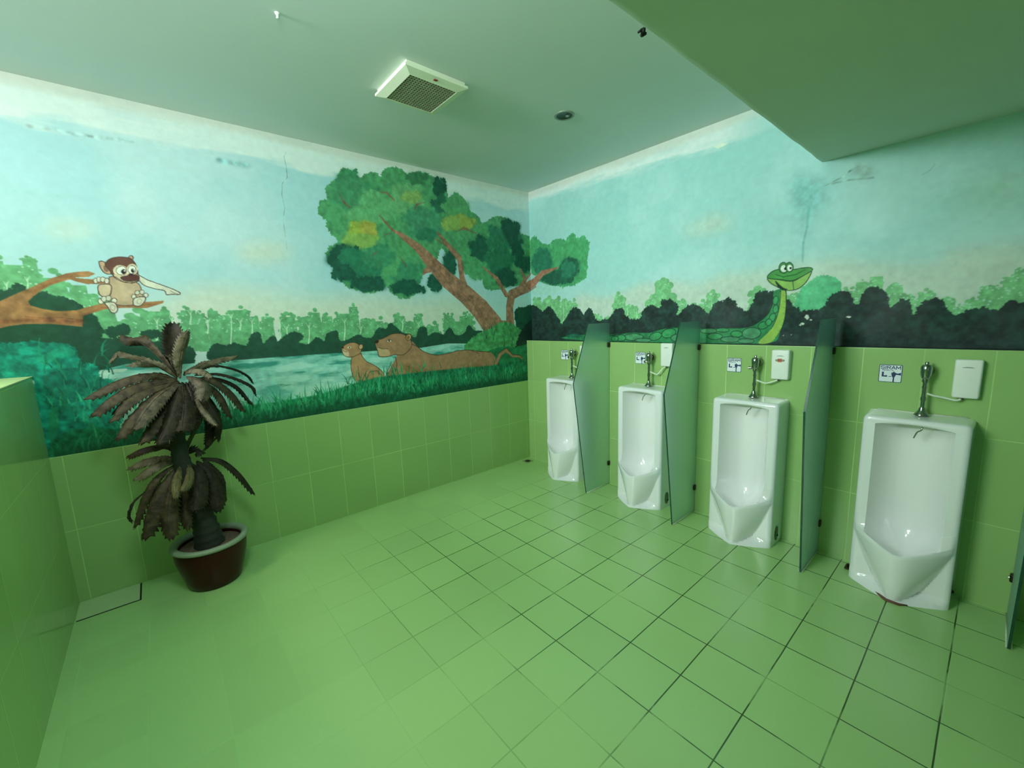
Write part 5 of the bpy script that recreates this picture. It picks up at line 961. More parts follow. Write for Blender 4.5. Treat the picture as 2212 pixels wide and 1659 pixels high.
def paint_all():
    cv = {'L': Canvas(-.088, 4.3, .876, CEIL, 290, 11), 'R': Canvas(0, 3.6, 1.314, CEIL, 290, 57)}
    for cmd in CMDS:
        op, w = cmd[0], cmd[1]; c = cv[w]; k = c.res/1000
        if op == 'SKY': paint_sky(c, w == 'R'); continue
        if op == 'WATER': paint_water(c, catclosed(c.px(cmd[2]), 2)); continue
        if op == 'GRASS': paint_grass(c, c.px(cmd[2])); continue
        if op == 'STROKES':
            P = c.px(cmd[2]); col = col8(cmd[3]); x0, x1, y0, y1 = P[:, 0].min(), P[:, 0].max(), P[:, 1].min(), P[:, 1].max()
            for _ in range(cmd[4]): blade(c, c.rg.uniform(x0, x1), c.rg.uniform(y0, y1), c.rg.uniform(8, 28), c.rg.uniform(-12, 12), col*c.rg.uniform(.6, 1.15), c.rg.uniform(1.2, 3))
            continue
        col = col8(cmd[2]); P = c.px(cmd[3][:len(cmd[3])//2*2]); var, soft, r, sm = cmd[4:8]
        if op == 'P': c.poly(catclosed(P) if sm else P, col, var, soft*k*1.6 if soft else 0)
        elif op == 'K': c.leafy(catclosed(P, 3), col, r*k, var, bool(soft))
        elif op == 'S': c.stroke(P, [q*k for q in r], col, var, soft*k*2 if soft else 0)
        elif op == 'T':
            q = np.array(cmd[3][:4], float).reshape(2, 2)/1000
            c.tree((q[0, 0]-c.u0)*c.res, (q[0, 1]-c.z0)*c.res, cmd[3][4]*k, (q[1, 1]-c.z0)*c.res, col)
    return cv

# ---------------------------------------------------------------- the room
def struct(o): o['kind'] = 'structure'; return o
def box(name, a, b, mat, parent=None):
    m = MB(); m.box(a, b); return m.build(name, mat, parent)

struct(box('floor', (ROOM_X, ROOM_Y, -.1), (0, 0, 0), M['floor']))
wl = struct(box('wall_left', (ROOM_X, .006, -.1), (.3, .13, 2.95), M['plaster']))
box('tiled_wainscot', (ROOM_X, 0, 0), (0, .006, 2*ROW), M['tile_left'], wl)
wr = struct(box('wall_right', (LEDGE+.002, ROOM_Y, -.1), (.3, .006, 2.95), M['plaster']))
tw = MB(); tw.box((0, ROOM_Y, 0), (LEDGE+.002, 0, 3*ROW)); tw.build('tiled_wainscot', M['tile_right'], wr)
box('painted_ledge', (.006, ROOM_Y, 3*ROW), (LEDGE+.002, 0, 3*ROW+.002), M['ledge'], wr)
cv = paint_all()
cv['L'].mesh('painted_mural', lambda u, z: np.stack([-u, np.full_like(u, .003), z], 1), wl)
cv['R'].mesh('painted_mural', lambda u, z: np.stack([np.full_like(u, LEDGE), -u+.0035, z], 1), wr)
# the plaster seen in the gap between the tiles and the corner
struct(box('wall_back', (ROOM_X, ROOM_Y-.12, -.1), (.3, ROOM_Y, 2.95), M['backpaint']))
struct(box('wall_far', (ROOM_X-.12, ROOM_Y-.12, -.1), (ROOM_X, .13, 2.95), M['backpaint']))
ce = struct(box('ceiling', (ROOM_X-.12, ROOM_Y-.12, CEIL), (.3, .13, CEIL+.1), M['ceil']))
# dropped soffit with a slightly uneven plaster edge
m_ = MB(); N = 60; xs = [ROOM_X+(LEDGE-ROOM_X)*i/N for i in range(N+1)]
wv = [.0016*math.sin(i*1.3)+.0012*math.sin(i*2.9) for i in range(N+1)]
m_.grid([[(x, SOFFIT_Y+w*.6, CEIL) for x, w in zip(xs, wv)], [(x, SOFFIT_Y+w*.8, SOFFIT_Z+.012) for x, w in zip(xs, wv)], [(x, SOFFIT_Y-.008+w, SOFFIT_Z+.002) for x, w in zip(xs, wv)], [(x, SOFFIT_Y-.03+w, SOFFIT_Z) for x, w in zip(xs, wv)], [(x, ROOM_Y, SOFFIT_Z) for x in xs]])
m_.build('dropped_soffit', M['soffit'], ce, smooth=True, angle=50)
lw = struct(box('wall_partition', (LOW_X-.14, -1.75, 0), (LOW_X, 0, LOW_Z-.004), M['tile_low']))
box('glazed_lit_top', (LOW_X-.142, -1.752, LOW_Z-.004), (LOW_X+.002, 0, LOW_Z), M['top_low'], lw)

# ---------------------------------------------------------------- floor hatch, drain
t = thing('drain_cover', 'rectangular green tiled drain cover in floor corner beside low wall', 'cover', (-3.45, -.11, 0))
m_ = MB(); m_.box((-.132, -.112, 0), (.136, .106, .0015)); m_.build('joint', M['gap'], t)
m_ = MB(); m_.box((-.132, -.104, .0008), (.128, .106, .0035)); m_.build('panel', simple('drain cover tile', '#b3cb97', .35), t)
t = thing('floor_drain', 'small square metal floor drain in corner by first urinal', 'drain', (-.115, -.085, 0))
m_ = MB(); m_.box((-.045, -.045, 0), (.045, .045, .003)); m_.build('frame', simple('drain frame', '#8e9a70', .4), t)
m_ = MB(); m_.lathe([(.0, .0042), (.03, .0042), (.032, .003)], n=24); m_.build('grate', simple('dark drain grate', '#2c3524', .5, metal=.4), t)

# ---------------------------------------------------------------- urinals
def urinal_mesh():
    H = .962; ys = sorted(set([round(.203*math.sin(math.pi/2*k/30), 5) for k in range(-44, 45)]+[round(.15*k/12, 5) for k in range(-12, 13)]+[.172, .18, .188, .194, .198, .201, -.172, -.18, -.188, -.194, -.198, -.201]))
    F0 = .183; cols = []
    for y in ys:
        ay = abs(y); yn = ay/.198
        s = min(1, ay/.15); k = max(0, 1-s**2)
        rnd_ = 0
        if ay > .178: rnd_ = .02*(1-math.sqrt(max(0, 1-((ay-.178)/.025)**2)))
        F = F0-rnd_*1.0
        ztop = H-rnd_*.9
        Db = min(F, .032+(F0-.032)*s**3.2)
        zt = .922+.010*k
        V = max(0, 1-yn)
        Lp = F+.124*max(0, 1-yn**1.45)*(1-.05*math.exp(-(ay/.03)**2))
        lz = .257+.071*min(1, max(0, (ay-.010)/.178))**1.1
        prof = [(0, ztop+.006), (F-.05, ztop+.001), (F-.018, ztop), (F-.008, ztop-.003), (F-.002, ztop-.010), (F, ztop-.02)]
        prof += [(F, zt+.014), (F-.001, zt+.007), (F-.006*k-.0005, zt+.002), (F-.02*k-.0008, zt)]
        prof += [(F-(F-Db)*.6, zt+.002*k), (Db+.006*k, zt-.002), (Db, zt-.012)]
        for q in range(1, 12): prof.append((Db, zt-.012-(zt-.012-(lz+.10))*q/12))
        zf = lz-.05*k
        w_ = Lp-Db
        prof += [(Db, lz+.10), (Db+w_*.03, lz+.07), (Db+w_*.08, lz+.07*(1-k)+.03*k), (Db+w_*.18, lz+.05*(1-k)), (Db+w_*.34, zf+.012*k+.03*(1-k)), (Db+w_*.5, zf+.004*k+.02*(1-k)), (Db+w_*.66, zf+.003*k+.014*(1-k)), (Db+w_*.8, zf+.014*k+.01*(1-k)), (Lp-.022*k-.001, lz-.012*k+.006*(1-k)), (Lp-.018*k-.001, lz+.001+.003*(1-k)), (Lp-.010*k-.0005, lz+.005), (Lp-.003*k, lz+.002), (Lp, lz-.006)]
        n = 30
        for q in range(1, n+1):
            z = (lz-.006)*(1-q/n); f = z/(lz-.006)
            wz = .205*(.30+.70*f**.9)
            amp = .124*(1-.10*(1-f))
            b = F+amp*max(0, 1-(ay/wz)**(1.45+.5*(1-f)))*(1-.05*math.exp(-(ay/.03)**2))
            base = F+.120*max(0, 1-yn**1.25)
            sk = max(0, 1-z/.045)
            b2 = F*(1-sk)+base*sk; d = max(b, b2)+.004*math.exp(-abs(b-b2)/.006)*(sk > 0)
            prof.append((d, z))
        cols.append([(-d, y+(1 if y > 0 else -1)*(.006*(1-min(1, d/.183)) if ay > .19 else 0), z) for d, z in prof])
    m = MB(); m.grid(cols)
    for c in (cols[0], cols[-1]):
        sg = -1 if c is cols[0] else 1
        mid = [(p[0]*.5, p[1]+sg*.002, p[2]) for p in c]; bk = [(0, sg*.209, p[2]) for p in c]
        m.grid([c, mid, bk])
    return m
U_Y = [-.655, -1.500, -2.286, -3.099]
uz = thing('urinal', 'x', 'urinal', (0, U_Y[0], 0), 'white floor-standing urinals along the green tiled wall')
urinal_mesh().build('ceramic_bowl', M['ceramic'], uz, smooth=True, angle=38)
# spray outlet under the hood
m_ = MB(); m_.tube(catmull([(-.13, -.028, .925), (-.135, -.026, .905), (-.13, -.012, .893), (-.13, -.004, .872), (-.128, .0, .858)], 10), .0032, 8)
m_.build('water_outlet', M['chrome'], uz, smooth=True)
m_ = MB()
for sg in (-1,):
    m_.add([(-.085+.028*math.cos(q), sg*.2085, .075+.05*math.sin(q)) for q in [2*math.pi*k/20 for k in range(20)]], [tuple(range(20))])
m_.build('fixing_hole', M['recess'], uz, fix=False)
m_ = MB(); m_.lathe([(.0, .212), (.008, .212), (.009, .206)], n=12, axis='x'); 
mm = m_.build('fixing_screw', M['brass'], uz, smooth=True); mm.rotation_euler.z = -math.pi/2; mm.location = (-.07, 0, .055)
LBL = ['white urinal farthest from the viewer, partly hidden behind the first glass screen', 'white urinal between the first and second green glass screens', 'white urinal under the dispenser with the orange logo', 'nearest and largest white urinal, at the right of the photo']
urinals = [uz]
for i in range(1, 4): urinals.append(copy_tree(uz))
for i, o in enumerate(urinals): o.location.y = U_Y[i]; o['label'] = LBL[i]; o['category'] = 'urinal'
m_ = MB(); m_.box((-.11, .207, .002), (-.06, .235, .012)); m_.tube([(-.085, .222, .01), (-.085, .222, .028)], .007, 8); m_.build('fixing_bracket', M['brass'], urinals[3])
m_ = MB(); m_.tube([(-.20, .14, .002), (-.262, .06, .002), (-.300, .02, .003), (-.30, -.03, .003), (-.275, -.06, .002)], [.003, .006, .009, .008, .003], 6); m_.build('brown_stain', M['stain'], urinals[3], smooth=True)
m_ = MB(); m_.tube([(-.004, .17, .970), (-.004, 0, .969), (-.004, -.18, .970)], .0035, 6)
for o in urinals[:1]: pass
seal = m_.build('wall_seal', M['seal'], urinals[0], smooth=True)
for o in urinals[1:]: c = seal.copy(); COL.objects.link(c); c.parent = o

# ---------------------------------------------------------------- flush valves
fv = thing('flush_valve', 'x', 'valve', (-.06, 0, 0), 'chrome flush valves above the urinals')
m_ = MB(); m_.lathe([(.0, .971), (.031, .971), (.031, .974), (.024, .983), (.016, .994), (.0125, 1.008), (.0115, 1.012), (.0, 1.013)], n=28); m_.build('flange', M['chrome'], fv, smooth=True, angle=40)
m_ = MB(); m_.tube([(0, 0, 1.008), (0, 0, 1.06), (.001, 0, 1.12), (0, 0, 1.165)], .0085, 14); m_.tube([(0, 0, 1.05), (0, 0, 1.068)], .0115, 14); m_.tube([(0, 0, 1.115), (0, 0, 1.123)], .0105, 14); m_.build('pipe', M['chrome'], fv, smooth=True, angle=40)
m_ = MB(); m_.lathe([(.0, 1.145), (.013, 1.146), (.014, 1.158), (.0115, 1.160), (.016, 1.167), (.0215, 1.182), (.0235, 1.210), (.0230, 1.226), (.017, 1.236), (.0085, 1.238), (.0085, 1.249), (.006, 1.252), (.0, 1.252)], n=28)
m_.tube([(0, 0, 1.2), (.03, 0, 1.2), (.059, 0, 1.2)], [.012, .013, .016], 14); m_.build('valve_body', M['chrome'], fv, smooth=True, angle=40)
m_ = MB(); m_.tube([(.04, 0, 1.2), (.06, 0, 1.2)], [.024, .028], 24); m_.build('wall_escutcheon', M['chrome'], fv, smooth=True, angle=40)
handle = MB(); handle.tube([(-.008, .006, 1.168), (-.012, .016, 1.170), (-.014, .028, 1.168)], [.008, .010, .0085], 12); handle.tube([(-.014, .027, 1.168), (-.0145, .034, 1.1675)], [.0105, .0105], 14)
fvs = [fv]
V_Y = [-.694, -1.514, -2.300, -3.112]
for i in range(1, 4): fvs.append(copy_tree(fv))
VL = ['chrome flush valve above the farthest urinal', 'chrome flush valve with push lever above the second urinal from the corner', 'chrome flush valve with push lever, beside the dispenser with orange logo', 'large chrome flush valve without a lever, above the nearest urinal']
hd = handle.build('push_lever', M['chrome'], fvs[0], smooth=True, angle=40)
for i in (1, 2): c = hd.copy(); COL.objects.link(c); c.parent = fvs[i]
for i, o in enumerate(fvs): o.location.y = V_Y[i]; o['label'] = VL[i]; o['category'] = 'valve'

# ---------------------------------------------------------------- dispensers with hose
D_Y = [(-.777, -.877, 1.125, 1.278), (-1.604, -1.704, 1.135, 1.318), (-2.388, -2.490, 1.099, 1.290), (-3.209, -3.306, 1.074, 1.268)]
D_Y[0] = (-.777, -.877, 1.105, 1.279)
DL = ['white soap dispenser box mostly hidden behind the first glass screen', 'white dispenser box between second urinal and second glass screen', 'white dispenser box with orange and black logo', 'white dispenser box with a grey arc mark, nearest, at far right']
for i, (ya, yb, za, zb) in enumerate(D_Y):
    yc = (ya+yb)/2; zc = (za+zb)/2; w = abs(ya-yb); h = zb-za
    t = thing('wall_dispenser', DL[i], 'dispenser', (0, yc, zc), 'white plastic dispensers beside the flush valves')
    def tp(co, w=w, h=h):
        if co.x < 0:
            co.y *= .96 if co.z < 0 else .99
            if co.z < 0: co.x += .006
    rbox('cover', (.046, w, h), (-.026, 0, 0), M['plastic'], t, r=.009, seg=4, taper=tp)
    rbox('back_plate', (.006, w*1.02, h*.94), (-.003, 0, 0), M['plastic'], t, r=.002, seg=2)
    m_ = MB(); m_.tube([(-.022, w*.12, -h/2-.010), (-.022, w*.12, -h/2+.004)], .008, 12); m_.build('outlet', simple('dark outlet %d' % i, '#4b4a35', .5), t, smooth=True)
    f = -.0497
    m_ = MB(); pts = [(y_, (.0035 if i != 1 else .004)*(1-(y_/.021)**2)) for y_ in [-.021+.0042*k for k in range(11)]]
    m_.add([(f, y_, h*.30+z_) for y_, z_ in pts]+[(f, y_, h*.30-.0012) for y_, z_ in pts[::-1]], [tuple(range(22))])
    m_.build('arc_mark', M['mark'], t, fix=False)
    if i == 2:
        m_ = MB()
        def pl(a, b, c, d, off=0): m_.add([(f-off, a, c), (f-off, b, c), (f-off, b, d), (f-off, a, d)], [(0, 1, 2, 3)])
        pl(.013, -.011, h*.155-.011, h*.155+.011); m_.build('orange_logo', M['orange'], t, fix=False)
        m_ = MB()
        for yy in (.019, -.019):
            ring = [(math.cos(q), math.sin(q)) for q in [2*math.pi*k/20 for k in range(20)]]
            m_.add([(f-.0002, yy+.0065*a, h*.155+.0065*b) for a, b in ring]+[(f-.0002, yy+.0035*a, h*.155+.0035*b) for a, b in ring], [(k, (k+1) % 20, 20+(k+1) % 20, 20+k) for k in range(20)])
        pl(.008, .003, h*.155-.006, h*.155+.006, .0003); pl(-.001, -.007, h*.155-.006, h*.155-.002, .0003); pl(-.001, -.007, h*.155+.002, h*.155+.006, .0003)
        m_.build('logo_rings', M['black'], t, fix=False)
    # hose hanging from the valve pipe to the box
    vy = V_Y[i]
    p = [(-.060, vy-.012, 1.087), (-.055, vy-.04, 1.077), (-.045, (vy+yc)/2, 1.070), (-.035, yc+w*.3, za-.014), (-.024, yc+w*.12, za-.006)]
    hz = MB(); hz.tube(catmull(p, 20), .0050, 10)
    ho = hz.build('supply_hose', M['hose'], None, smooth=True)
    hl = ['short white hose at the farthest urinal, cut off by the first glass screen', 'white hose from second flush valve to its dispenser', 'white hose sagging under the dispenser with orange logo', 'white hose sagging under the nearest dispenser']
    tag(ho, hl[i], 'hose', 'white hoses between valves and dispensers')

# ---------------------------------------------------------------- signs
def text_mesh(body, size, mat, parent, loc, name, width=None, offset=0.0):
    cu = bpy.data.curves.new('txt', 'FONT'); cu.body = body; cu.size = size; cu.align_x = 'CENTER'; cu.align_y = 'CENTER'; cu.offset = offset; cu.extrude = .0001
    tmp = bpy.data.objects.new('txt', cu); COL.objects.link(tmp); bpy.context.view_layer.update()
    me = bpy.data.meshes.new_from_object(tmp.evaluated_get(bpy.context.evaluated_depsgraph_get())); me.name = name
    bpy.data.objects.remove(tmp); bpy.data.curves.remove(cu)
    xs_ = [v.co.x for v in me.vertices]; k = (width/(max(xs_)-min(xs_))) if width else 1
    for v in me.vertices:     # text x -> -y (reads from the room), text y -> z
        v.co = Vector((-v.co.z, -v.co.x*k, v.co.y))+Vector(loc)
    me.materials.clear(); me.materials.append(mat)
    return link(name, me, parent)
def rrect(m, x, w, h, r, mi=0):
    P = []
    for cy_, cz_, a0 in ((w/2-r, h/2-r, 0), (-w/2+r, h/2-r, 90), (-w/2+r, -h/2+r, 180), (w/2-r, -h/2+r, 270)):
        for k in range(6): q = math.radians(a0+18*k); P.append((x, cy_+r*math.cos(q), cz_+r*math.sin(q)))
    n = len(P); P2 = [(0, p[1], p[2]) for p in P]
    m.add(P+P2, [tuple(range(n))]+[(k, n+k, n+(k+1) % n, (k+1) % n) for k in range(n)], mi)
S_YZ = [(-.548, 1.180), (-1.397, 1.188), (-2.143, 1.173), (-2.966, 1.174)]
SL = ['small SIRAM flush sign nearest the room corner', 'SIRAM flush sign touching the second flush valve', 'SIRAM flush sign left of the valve beside the orange logo dispenser', 'SIRAM flush sign nearest the viewer, above the largest urinal']
sg = thing('flush_sign', 'x', 'sign', (0, 0, 0), 'blue and white flush signs on the tiles')
m_ = MB(); rrect(m_, -.0008, .097, .098, .007); m_.build('border', M['blue'], sg)
m_ = MB(); rrect(m_, -.0011, .091, .092, .005); m_.build('face', M['sticker'], sg)
def strokes_word(name, word, parent, loc, cw, ch, gap, t):
    G = {'S': [[(1, .86), (.8, 1), (.2, 1), (0, .86), (0, .62), (.2, .5), (.8, .5), (1, .38), (1, .14), (.8, 0), (.2, 0), (0, .14)]], 'I': [[(.5, 0), (.5, 1)]],
         'R': [[(0, 0), (0, 1), (.75, 1), (1, .88), (1, .6), (.75, .48), (0, .48)], [(.5, .48), (1, 0)]], 'A': [[(0, 0), (.5, 1), (1, 0)], [(.2, .32), (.8, .32)]], 'M': [[(0, 0), (0, 1), (.5, .25), (1, 1), (1, 0)]]}
    W = {'S': 1, 'I': .25, 'R': 1, 'A': 1.1, 'M': 1.25}
    m = MB(); tot = sum(W[c]*cw for c in word)+gap*(len(word)-1); x = -tot/2; k = 0
    for c in word:
        for line in G[c]:
            P = [(x+a*W[c]*cw, (b-.5)*ch) for a, b in line]
            for (ax, ay), (bx, by) in zip(P, P[1:]):
                dx, dy = bx-ax, by-ay; L = math.hypot(dx, dy); dx *= t/2/L; dy *= t/2/L; k += 1; xo = -.00002*(k % 7)
                q = [(ax-dx-dy, ay-dy+dx), (ax-dx+dy, ay-dy-dx), (bx+dx+dy, by+dy-dx), (bx+dx-dy, by+dy+dx)]
                m.add([(loc[0]+xo, loc[1]-a, loc[2]+b) for a, b in q], [(0, 1, 2, 3)])
        x += W[c]*cw+gap
    return m.build(name, M['blue'], parent, fix=False)
strokes_word('word', 'SIRAM', sg, (-.0014, 0, .0335), .0135, .0165, .0045, .0032)
text_mesh('TEKAN 1X', .0095, M['blue'], sg, (-.0014, .012, .0180), 'small_word', width=.050, offset=.0002)
m_ = MB()
def fl(pts): m_.add([(-.0014, -(a-50)/1000, (b-50)/1000) for a, b in pts], [tuple(range(len(pts)))])
fl([(15, 58), (23, 58), (23, 38), (32, 38), (32, 42), (40, 35), (32, 28), (32, 31), (15, 31)])          # bent arrow
m_.build('arrow', M['blue'], sg, fix=False)
m_ = MB()
fl([(43, 33), (56, 36), (56, 32), (43, 31)]); fl([(55, 56), (74, 56), (74, 44), (69, 30), (60, 30), (55, 44)]); fl([(61, 56), (68, 56), (66, 62), (63, 62)]); fl([(73, 52), (84, 52), (94, 57), (94, 41), (84, 44), (73, 44)]); fl([(62, 31), (68, 31), (68, 4), (62, 4)])
m_.build('valve_symbol', M['blue'], sg, fix=False)
sgs = [sg]+[copy_tree(sg) for _ in range(3)]
for i, o in enumerate(sgs): o.location = (0, S_YZ[i][0], S_YZ[i][1]); o['label'] = SL[i]; o['category'] = 'sign'

# ---------------------------------------------------------------- glass screens
PY = [-1.080, -1.890, -2.700, -3.500]
PLB = ['frosted green glass screen nearest the room corner', 'frosted green glass screen between second and third urinal', 'frosted green glass screen with dark edge, left of the nearest urinal', 'frosted green glass screen cut off at the right edge of the photo']
gs = thing('glass_screen', 'x', 'screen', (0, 0, 0), 'frosted glass screens between the urinals')
prof = [(-.003, .003), (-.335, .003), (-.486, 1.0), (-.292, 1.484), (-.003, 1.484)]
th = .005
m_ = MB(); n = len(prof)
def off(p, k): return p
m_.add([(x, -th, z) for x, z in prof]+[(x, th, z) for x, z in prof], [tuple(range(n)), tuple(range(2*n-1, n-1, -1))], 0)
m_.build('glass_panel', [M['glass']], gs)
m_ = MB(); m_.add([(x, -th, z) for x, z in prof]+[(x, th, z) for x, z in prof], [(k, n+k, n+(k+1) % n, (k+1) % n) for k in range(1, n)]+[(0, n, n+1, 1)], 0); m_.build('glass_edge', M['glassedge'], gs, fix=False)
for z in (1.292, .200):
    m_ = MB(); m_.box((-.03, -.013, -.022), (0, .013, .022)); m_.lathe([(0, .0165), (.011, .0165), (.013, .013)], n=16, axis='x')
    o = rbox('clamp', (.030, .030, .042), (-.015, 0, z), M['brass'], gs, r=.006, seg=3)
    s_ = MB(); s_.tube([(-.017, .014, z), (-.017, .019, z)], [.008, .007], 12); s_.build('screw', M['chrome'], o, smooth=True, angle=40)
m_ = MB(); m_.tube([(-.01, .007, .004), (-.33, .007, .004)], .0035, 6); m_.tube([(-.01, -.007, .004), (-.33, -.007, .004)], .0035, 6); m_.build('floor_seal', M['seal'], gs, smooth=True)
gss = [gs]+[copy_tree(gs) for _ in range(3)]
for i, o in enumerate(gss): o.location = (0, PY[i], 0); o['label'] = PLB[i]; o['category'] = 'screen'

# ---------------------------------------------------------------- ceiling fan vent, downlight, hook, fixing
t = thing('ceiling_vent', 'square ivory exhaust vent with dark mesh grille on the ceiling', 'vent', (-1.765, -1.106, CEIL))
O = .188; I = .142; zb = -.032; zi = -.046
m_ = MB()
def ring(a, za, b, zb_, m=m_):
    A = [(-a, -a, za), (a, -a, za), (a, a, za), (-a, a, za)]; B_ = [(-b, -b, zb_), (b, -b, zb_), (b, b, zb_), (-b, b, zb_)]
    m.add(A+B_, [(k, (k+1) % 4, 4+(k+1) % 4, 4+k) for k in range(4)])
ring(O-.012, 0, O-.012, -.020); ring(O-.012, -.020, O, -.020); ring(O, -.020, O, zb); ring(O, zb, I, zi); ring(I, zi, I, zi+.012)
m_.build('frame', M['vent'], t)
m_ = MB(); nx, ny = 17, 15
for k in range(nx+1): x = -I+2*I*k/nx; m_.box((x-.003, -I, zi+.002), (x+.003, I, zi+.008))
for k in range(ny+1): y = -I+2*I*k/ny; m_.box((-I, y-.0028, zi+.001), (I, y+.0028, zi+.007))
m_.build('grille', M['bar'], t)
box('duct', (-I, -I, zi+.016), (I, I, zi+.02), M['dark'], t)
rbox('badge', (.022, .016, .003), (-.006, -.166, -.0395), M['badge'], t, r=.001, seg=1)
t = thing('downlight', 'unlit round recessed downlight on the ceiling right of the vent', 'light', (-.859, -1.358, CEIL))
m_ = MB(); m_.lathe([(.066, 0), (.066, -.004), (.060, -.007), (.053, -.005), (.052, 0)], n=40); m_.build('ring', M['lampring'], t, smooth=True)
m_ = MB(); m_.lathe([(.052, -.0035), (.03, -.0015), (.0, -.001)], n=40); m_.build('reflector', M['lampdish'], t, smooth=True)
m_ = MB(); m_.lathe([(.014, -.001), (.013, -.006), (.008, -.009), (0, -.010)], c=(.018, -.012, 0), n=20); m_.build('bulb', simple('dull bulb', '#7d867c', .2), t, smooth=True)
m_ = MB(); m_.lathe([(.009, 0), (.009, -.004), (.005, -.008), (.004, -.016), (.006, -.02), (0, -.021)], n=16)
o = m_.build('ceiling_screw', M['plastic'], None, smooth=True); o.location = (-2.511, -1.244, CEIL); tag(o, 'tiny white screw cap on the ceiling left of the vent', 'screw')
m_ = MB(); m_.tube([(0, 0, .0), (.012, .012, -.006), (.022, .006, -.002)], [.006, .008, .004], 8); m_.tube([(.0, .006, .0), (-.01, .014, -.008)], [.005, .003], 8)
o = m_.build('ceiling_hook', M['dark'], None, smooth=True); o.location = (-1.815, -2.545, SOFFIT_Z+.004); tag(o, 'small black hook on the edge of the dropped ceiling', 'hook')

# ---------------------------------------------------------------- potted plant
PX, PYY = -2.960, -.280
t = thing('potted_plant', 'brown-leaved two-tiered plant in a dark round glazed pot', 'plant', (PX, PYY, 0))
m_ = MB(); m_.lathe([(0, .0), (.128, .0), (.138, .006), (.150, .05), (.170, .12), (.184, .19), (.186, .235), (.182, .258), (.165, .258), (.160, .20), (.0, .20)], n=64)
m_.build('pot', M['pot'], t, smooth=True, angle=50)
m_ = MB(); m_.lathe([(.180, .250), (.196, .256), (.201, .266), (.197, .276), (.182, .280), (.166, .276), (.160, .262), (.164, .250)], n=64); m_.build('rim', M['rim'], t, smooth=True)
m_ = MB(); rr = random.Random(3); rows = []
for i in range(14):
    r = .163*i/13; rows.append([(r*math.cos(2*math.pi*k/40), r*math.sin(2*math.pi*k/40), .232+(.006*rr.random() if 0 < i < 13 and k < 40 else 0)+.012*(1-i/13)) for k in range(40)]); rows[-1].append(rows[-1][0])
m_.grid(rows); m_.build('soil', M['soil'], t)
m_ = MB(); tp = [(-.005, -.005, .235), (-.012, -.005, .35), (-.03, -.005, .48), (-.052, -.005, .60), (-.07, -.005, .74), (-.078, -.005, .85), (-.072, -.005, 1.0), (-.050, -.005, 1.12), (-.030, -.005, 1.24)]
rr = random.Random(5); path = catmull(tp, 60)
rad = np.interp([p.z for p in path], [.235, .33, .48, .60, .74, .80, .95, 1.1, 1.24], [.078, .066, .058, .052, .045, .042, .036, .034, .026])
m_.tube(path, [r*(1+.07*math.sin(i*2.1)) for i, r in enumerate(rad)], 20); m_.build('trunk', M['trunk'], t, smooth=True)

def leaf_mesh(pts, w, cup, seed):
    rr = random.Random(seed); P = [Vector(p)-Vector((PX, PYY, 0)) for p in pts]
    for p in P: p.y = min(p.y, .262)
    C = catmull(P, 34); n = len(C); axis = Vector((P[0].x, P[0].y, 0)); tip = C[-1]; outv = Vector((tip.x-axis.x, tip.y-axis.y, 0))
    outv = outv.normalized() if outv.length > .02 else Vector((0, -1, 0))
    L = []; Rr = []; rowsv = []
    for i, p in enumerate(C):
        tt = (C[min(i+1, n-1)]-C[max(i-1, 0)]).normalized()
        n0 = Vector((0, 0, .55))+outv*.9+Vector((0, -.25, 0)); nn = (n0-tt*n0.dot(tt))
        nn = nn.normalized(); s = tt.cross(nn).normalized()
        u_ = i/(n-1)
        wd = w*(.22+.78*math.sin(math.pi*min(1, (u_*.95+.05))**.85)**.8) if u_ < .97 else w*.12
        wd = w*(.10+1.55*(u_**.85)*max(0, 1-u_)**.5)
        if i % 2: wd *= .74
        fwd = tt*(.012 if i % 2 == 0 else -.002)
        crk = [rr.uniform(-1, 1)*.006 for _ in range(4)]
        row = []
        for q, cr in ((-1, 0), (-.72, crk[0]), (-.35, crk[1]), (0, 0), (.35, crk[2]), (.72, crk[3]), (1, 0)):
            drop = -w*.42*abs(q)**1.6*cup*(wd/w) + cr
            row.append(p+s*wd*.5*q*1.05+nn*drop+(fwd if abs(q) == 1 else Vector()))
        for v in row:
            if v.y > .268: v.y = .268
        rowsv.append(row)
    m = MB(); m.grid(rowsv)
    top = [[v for v in r] for r in rowsv]
    return m, C
for i, (pts, w, ci, cup) in enumerate(LEAVES):
    m, C = leaf_mesh(pts, w*2.0, cup, i)
    o = m.build('leaf', LEAFM[ci], t, smooth=True, fix=False)
    md = o.modifiers.new('thick', 'SOLIDIFY'); md.thickness = .0016
    rb = MB(); rb.tube(C[:-2], [.0032*(1-.7*k/len(C)) for k in range(len(C)-2)], 6); rb.build('midrib', LEAFM[ci], o, smooth=True)

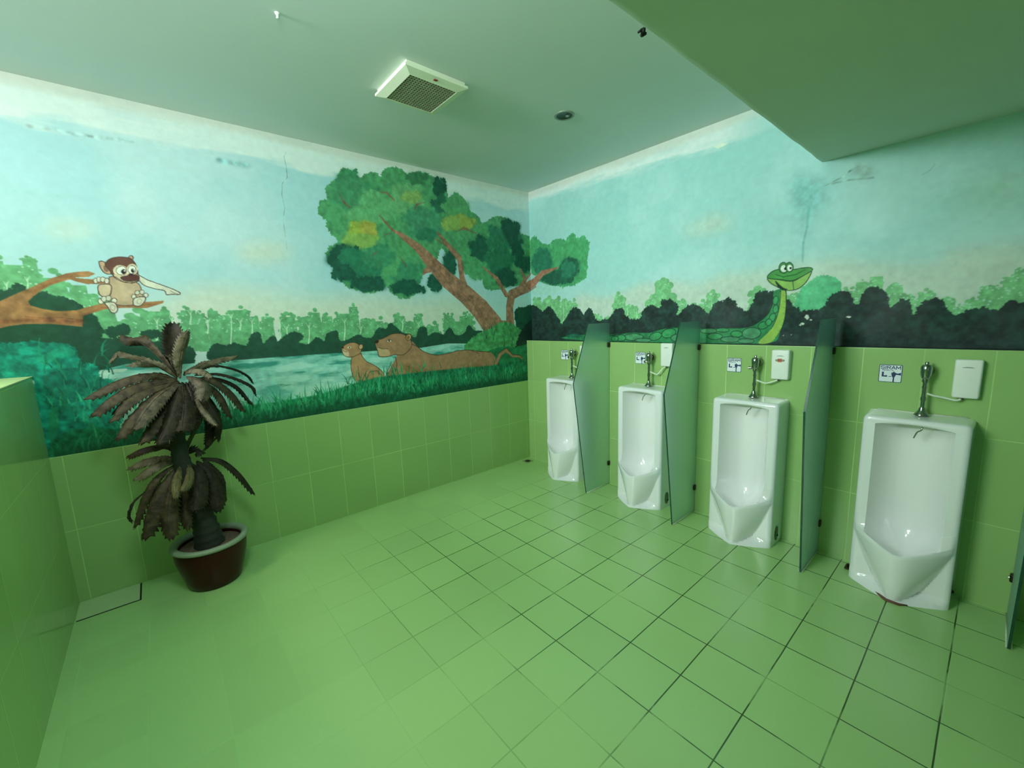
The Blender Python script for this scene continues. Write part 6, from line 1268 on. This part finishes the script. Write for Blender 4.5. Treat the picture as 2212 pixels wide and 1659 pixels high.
# ---------------------------------------------------------------- light
def point(name, loc, e, col, r):
    l = bpy.data.lights.new(name, 'POINT'); l.energy = e; l.color = col; l.shadow_soft_size = r
    o = link(name, l); o.location = loc; return o
def area(name, loc, rot, size, e, col, sy=None):
    l = bpy.data.lights.new(name, 'AREA'); l.energy = e; l.color = col; l.size = size
    if sy: l.shape = 'RECTANGLE'; l.size_y = sy
    o = link(name, l); o.location = loc; o.rotation_euler = rot; return o
point('entrance_lamp', (-4.55, -1.15, 2.74), 31, (1, .88, .95), .13)
point('centre_fill', (-2.95, -2.3, 2.7), 47, (.76, 1, .93), .2)  # added fill out of view, brightens the middle of the room
area('entrance_down_fill', (-4.3, -1.2, 2.83), (0, 0, 0), .6, 13, (1, 1, .6))  # extra unseen downward light, added to balance wall and floor brightness
g_ = area('entrance_side_fill', (-5.6, -1.3, 2.60), (0, math.radians(-84), 0), .3, 28, (.84, 1, 1), 1.3); g_.data.spread = math.radians(75)  # added narrow side light, no window modelled; favours the right wall
area('rear_fill', (-4.2, -5.5, 1.5), (math.radians(90), 0, 0), 1.2, 4, (1, .8, 1), 2)  # weak fill added behind the camera, there is no doorway
w = bpy.data.worlds.new('world'); sc.world = w; w.use_nodes = True
w.node_tree.nodes['Background'].inputs[0].default_value = (.6, .8, .7, 1); w.node_tree.nodes['Background'].inputs[1].default_value = .0

# ---------------------------------------------------------------- camera
yaw, pitch, roll = math.radians(49.621), math.radians(-8.723), math.radians(-1.992)
Fv = Vector((math.cos(pitch)*math.cos(yaw), math.cos(pitch)*math.sin(yaw), math.sin(pitch)))
r0 = Vector((math.sin(yaw), -math.cos(yaw), 0)); u0 = r0.cross(Fv)
Rv = r0*math.cos(roll)+u0*math.sin(roll); Uv = -r0*math.sin(roll)+u0*math.cos(roll)
cam = bpy.data.cameras.new('camera'); co = link('camera', cam)
cam.sensor_width = 36; cam.sensor_fit = 'HORIZONTAL'; cam.lens = 901.87/2212*36; cam.clip_start = .02
co.matrix_world = Matrix(((Rv.x, Uv.x, -Fv.x, -3.0789), (Rv.y, Uv.y, -Fv.y, -3.3480), (Rv.z, Uv.z, -Fv.z, 1.5393), (0, 0, 0, 1)))
sc.camera = co
sc.view_settings.view_transform = 'Standard'; sc.view_settings.look = 'None'; sc.view_settings.gamma = 1; sc.view_settings.exposure = 0
sc.view_settings.use_curve_mapping = False
sc.cycles.use_denoising = True
sc.cycles.max_bounces = 10; sc.cycles.diffuse_bounces = 6
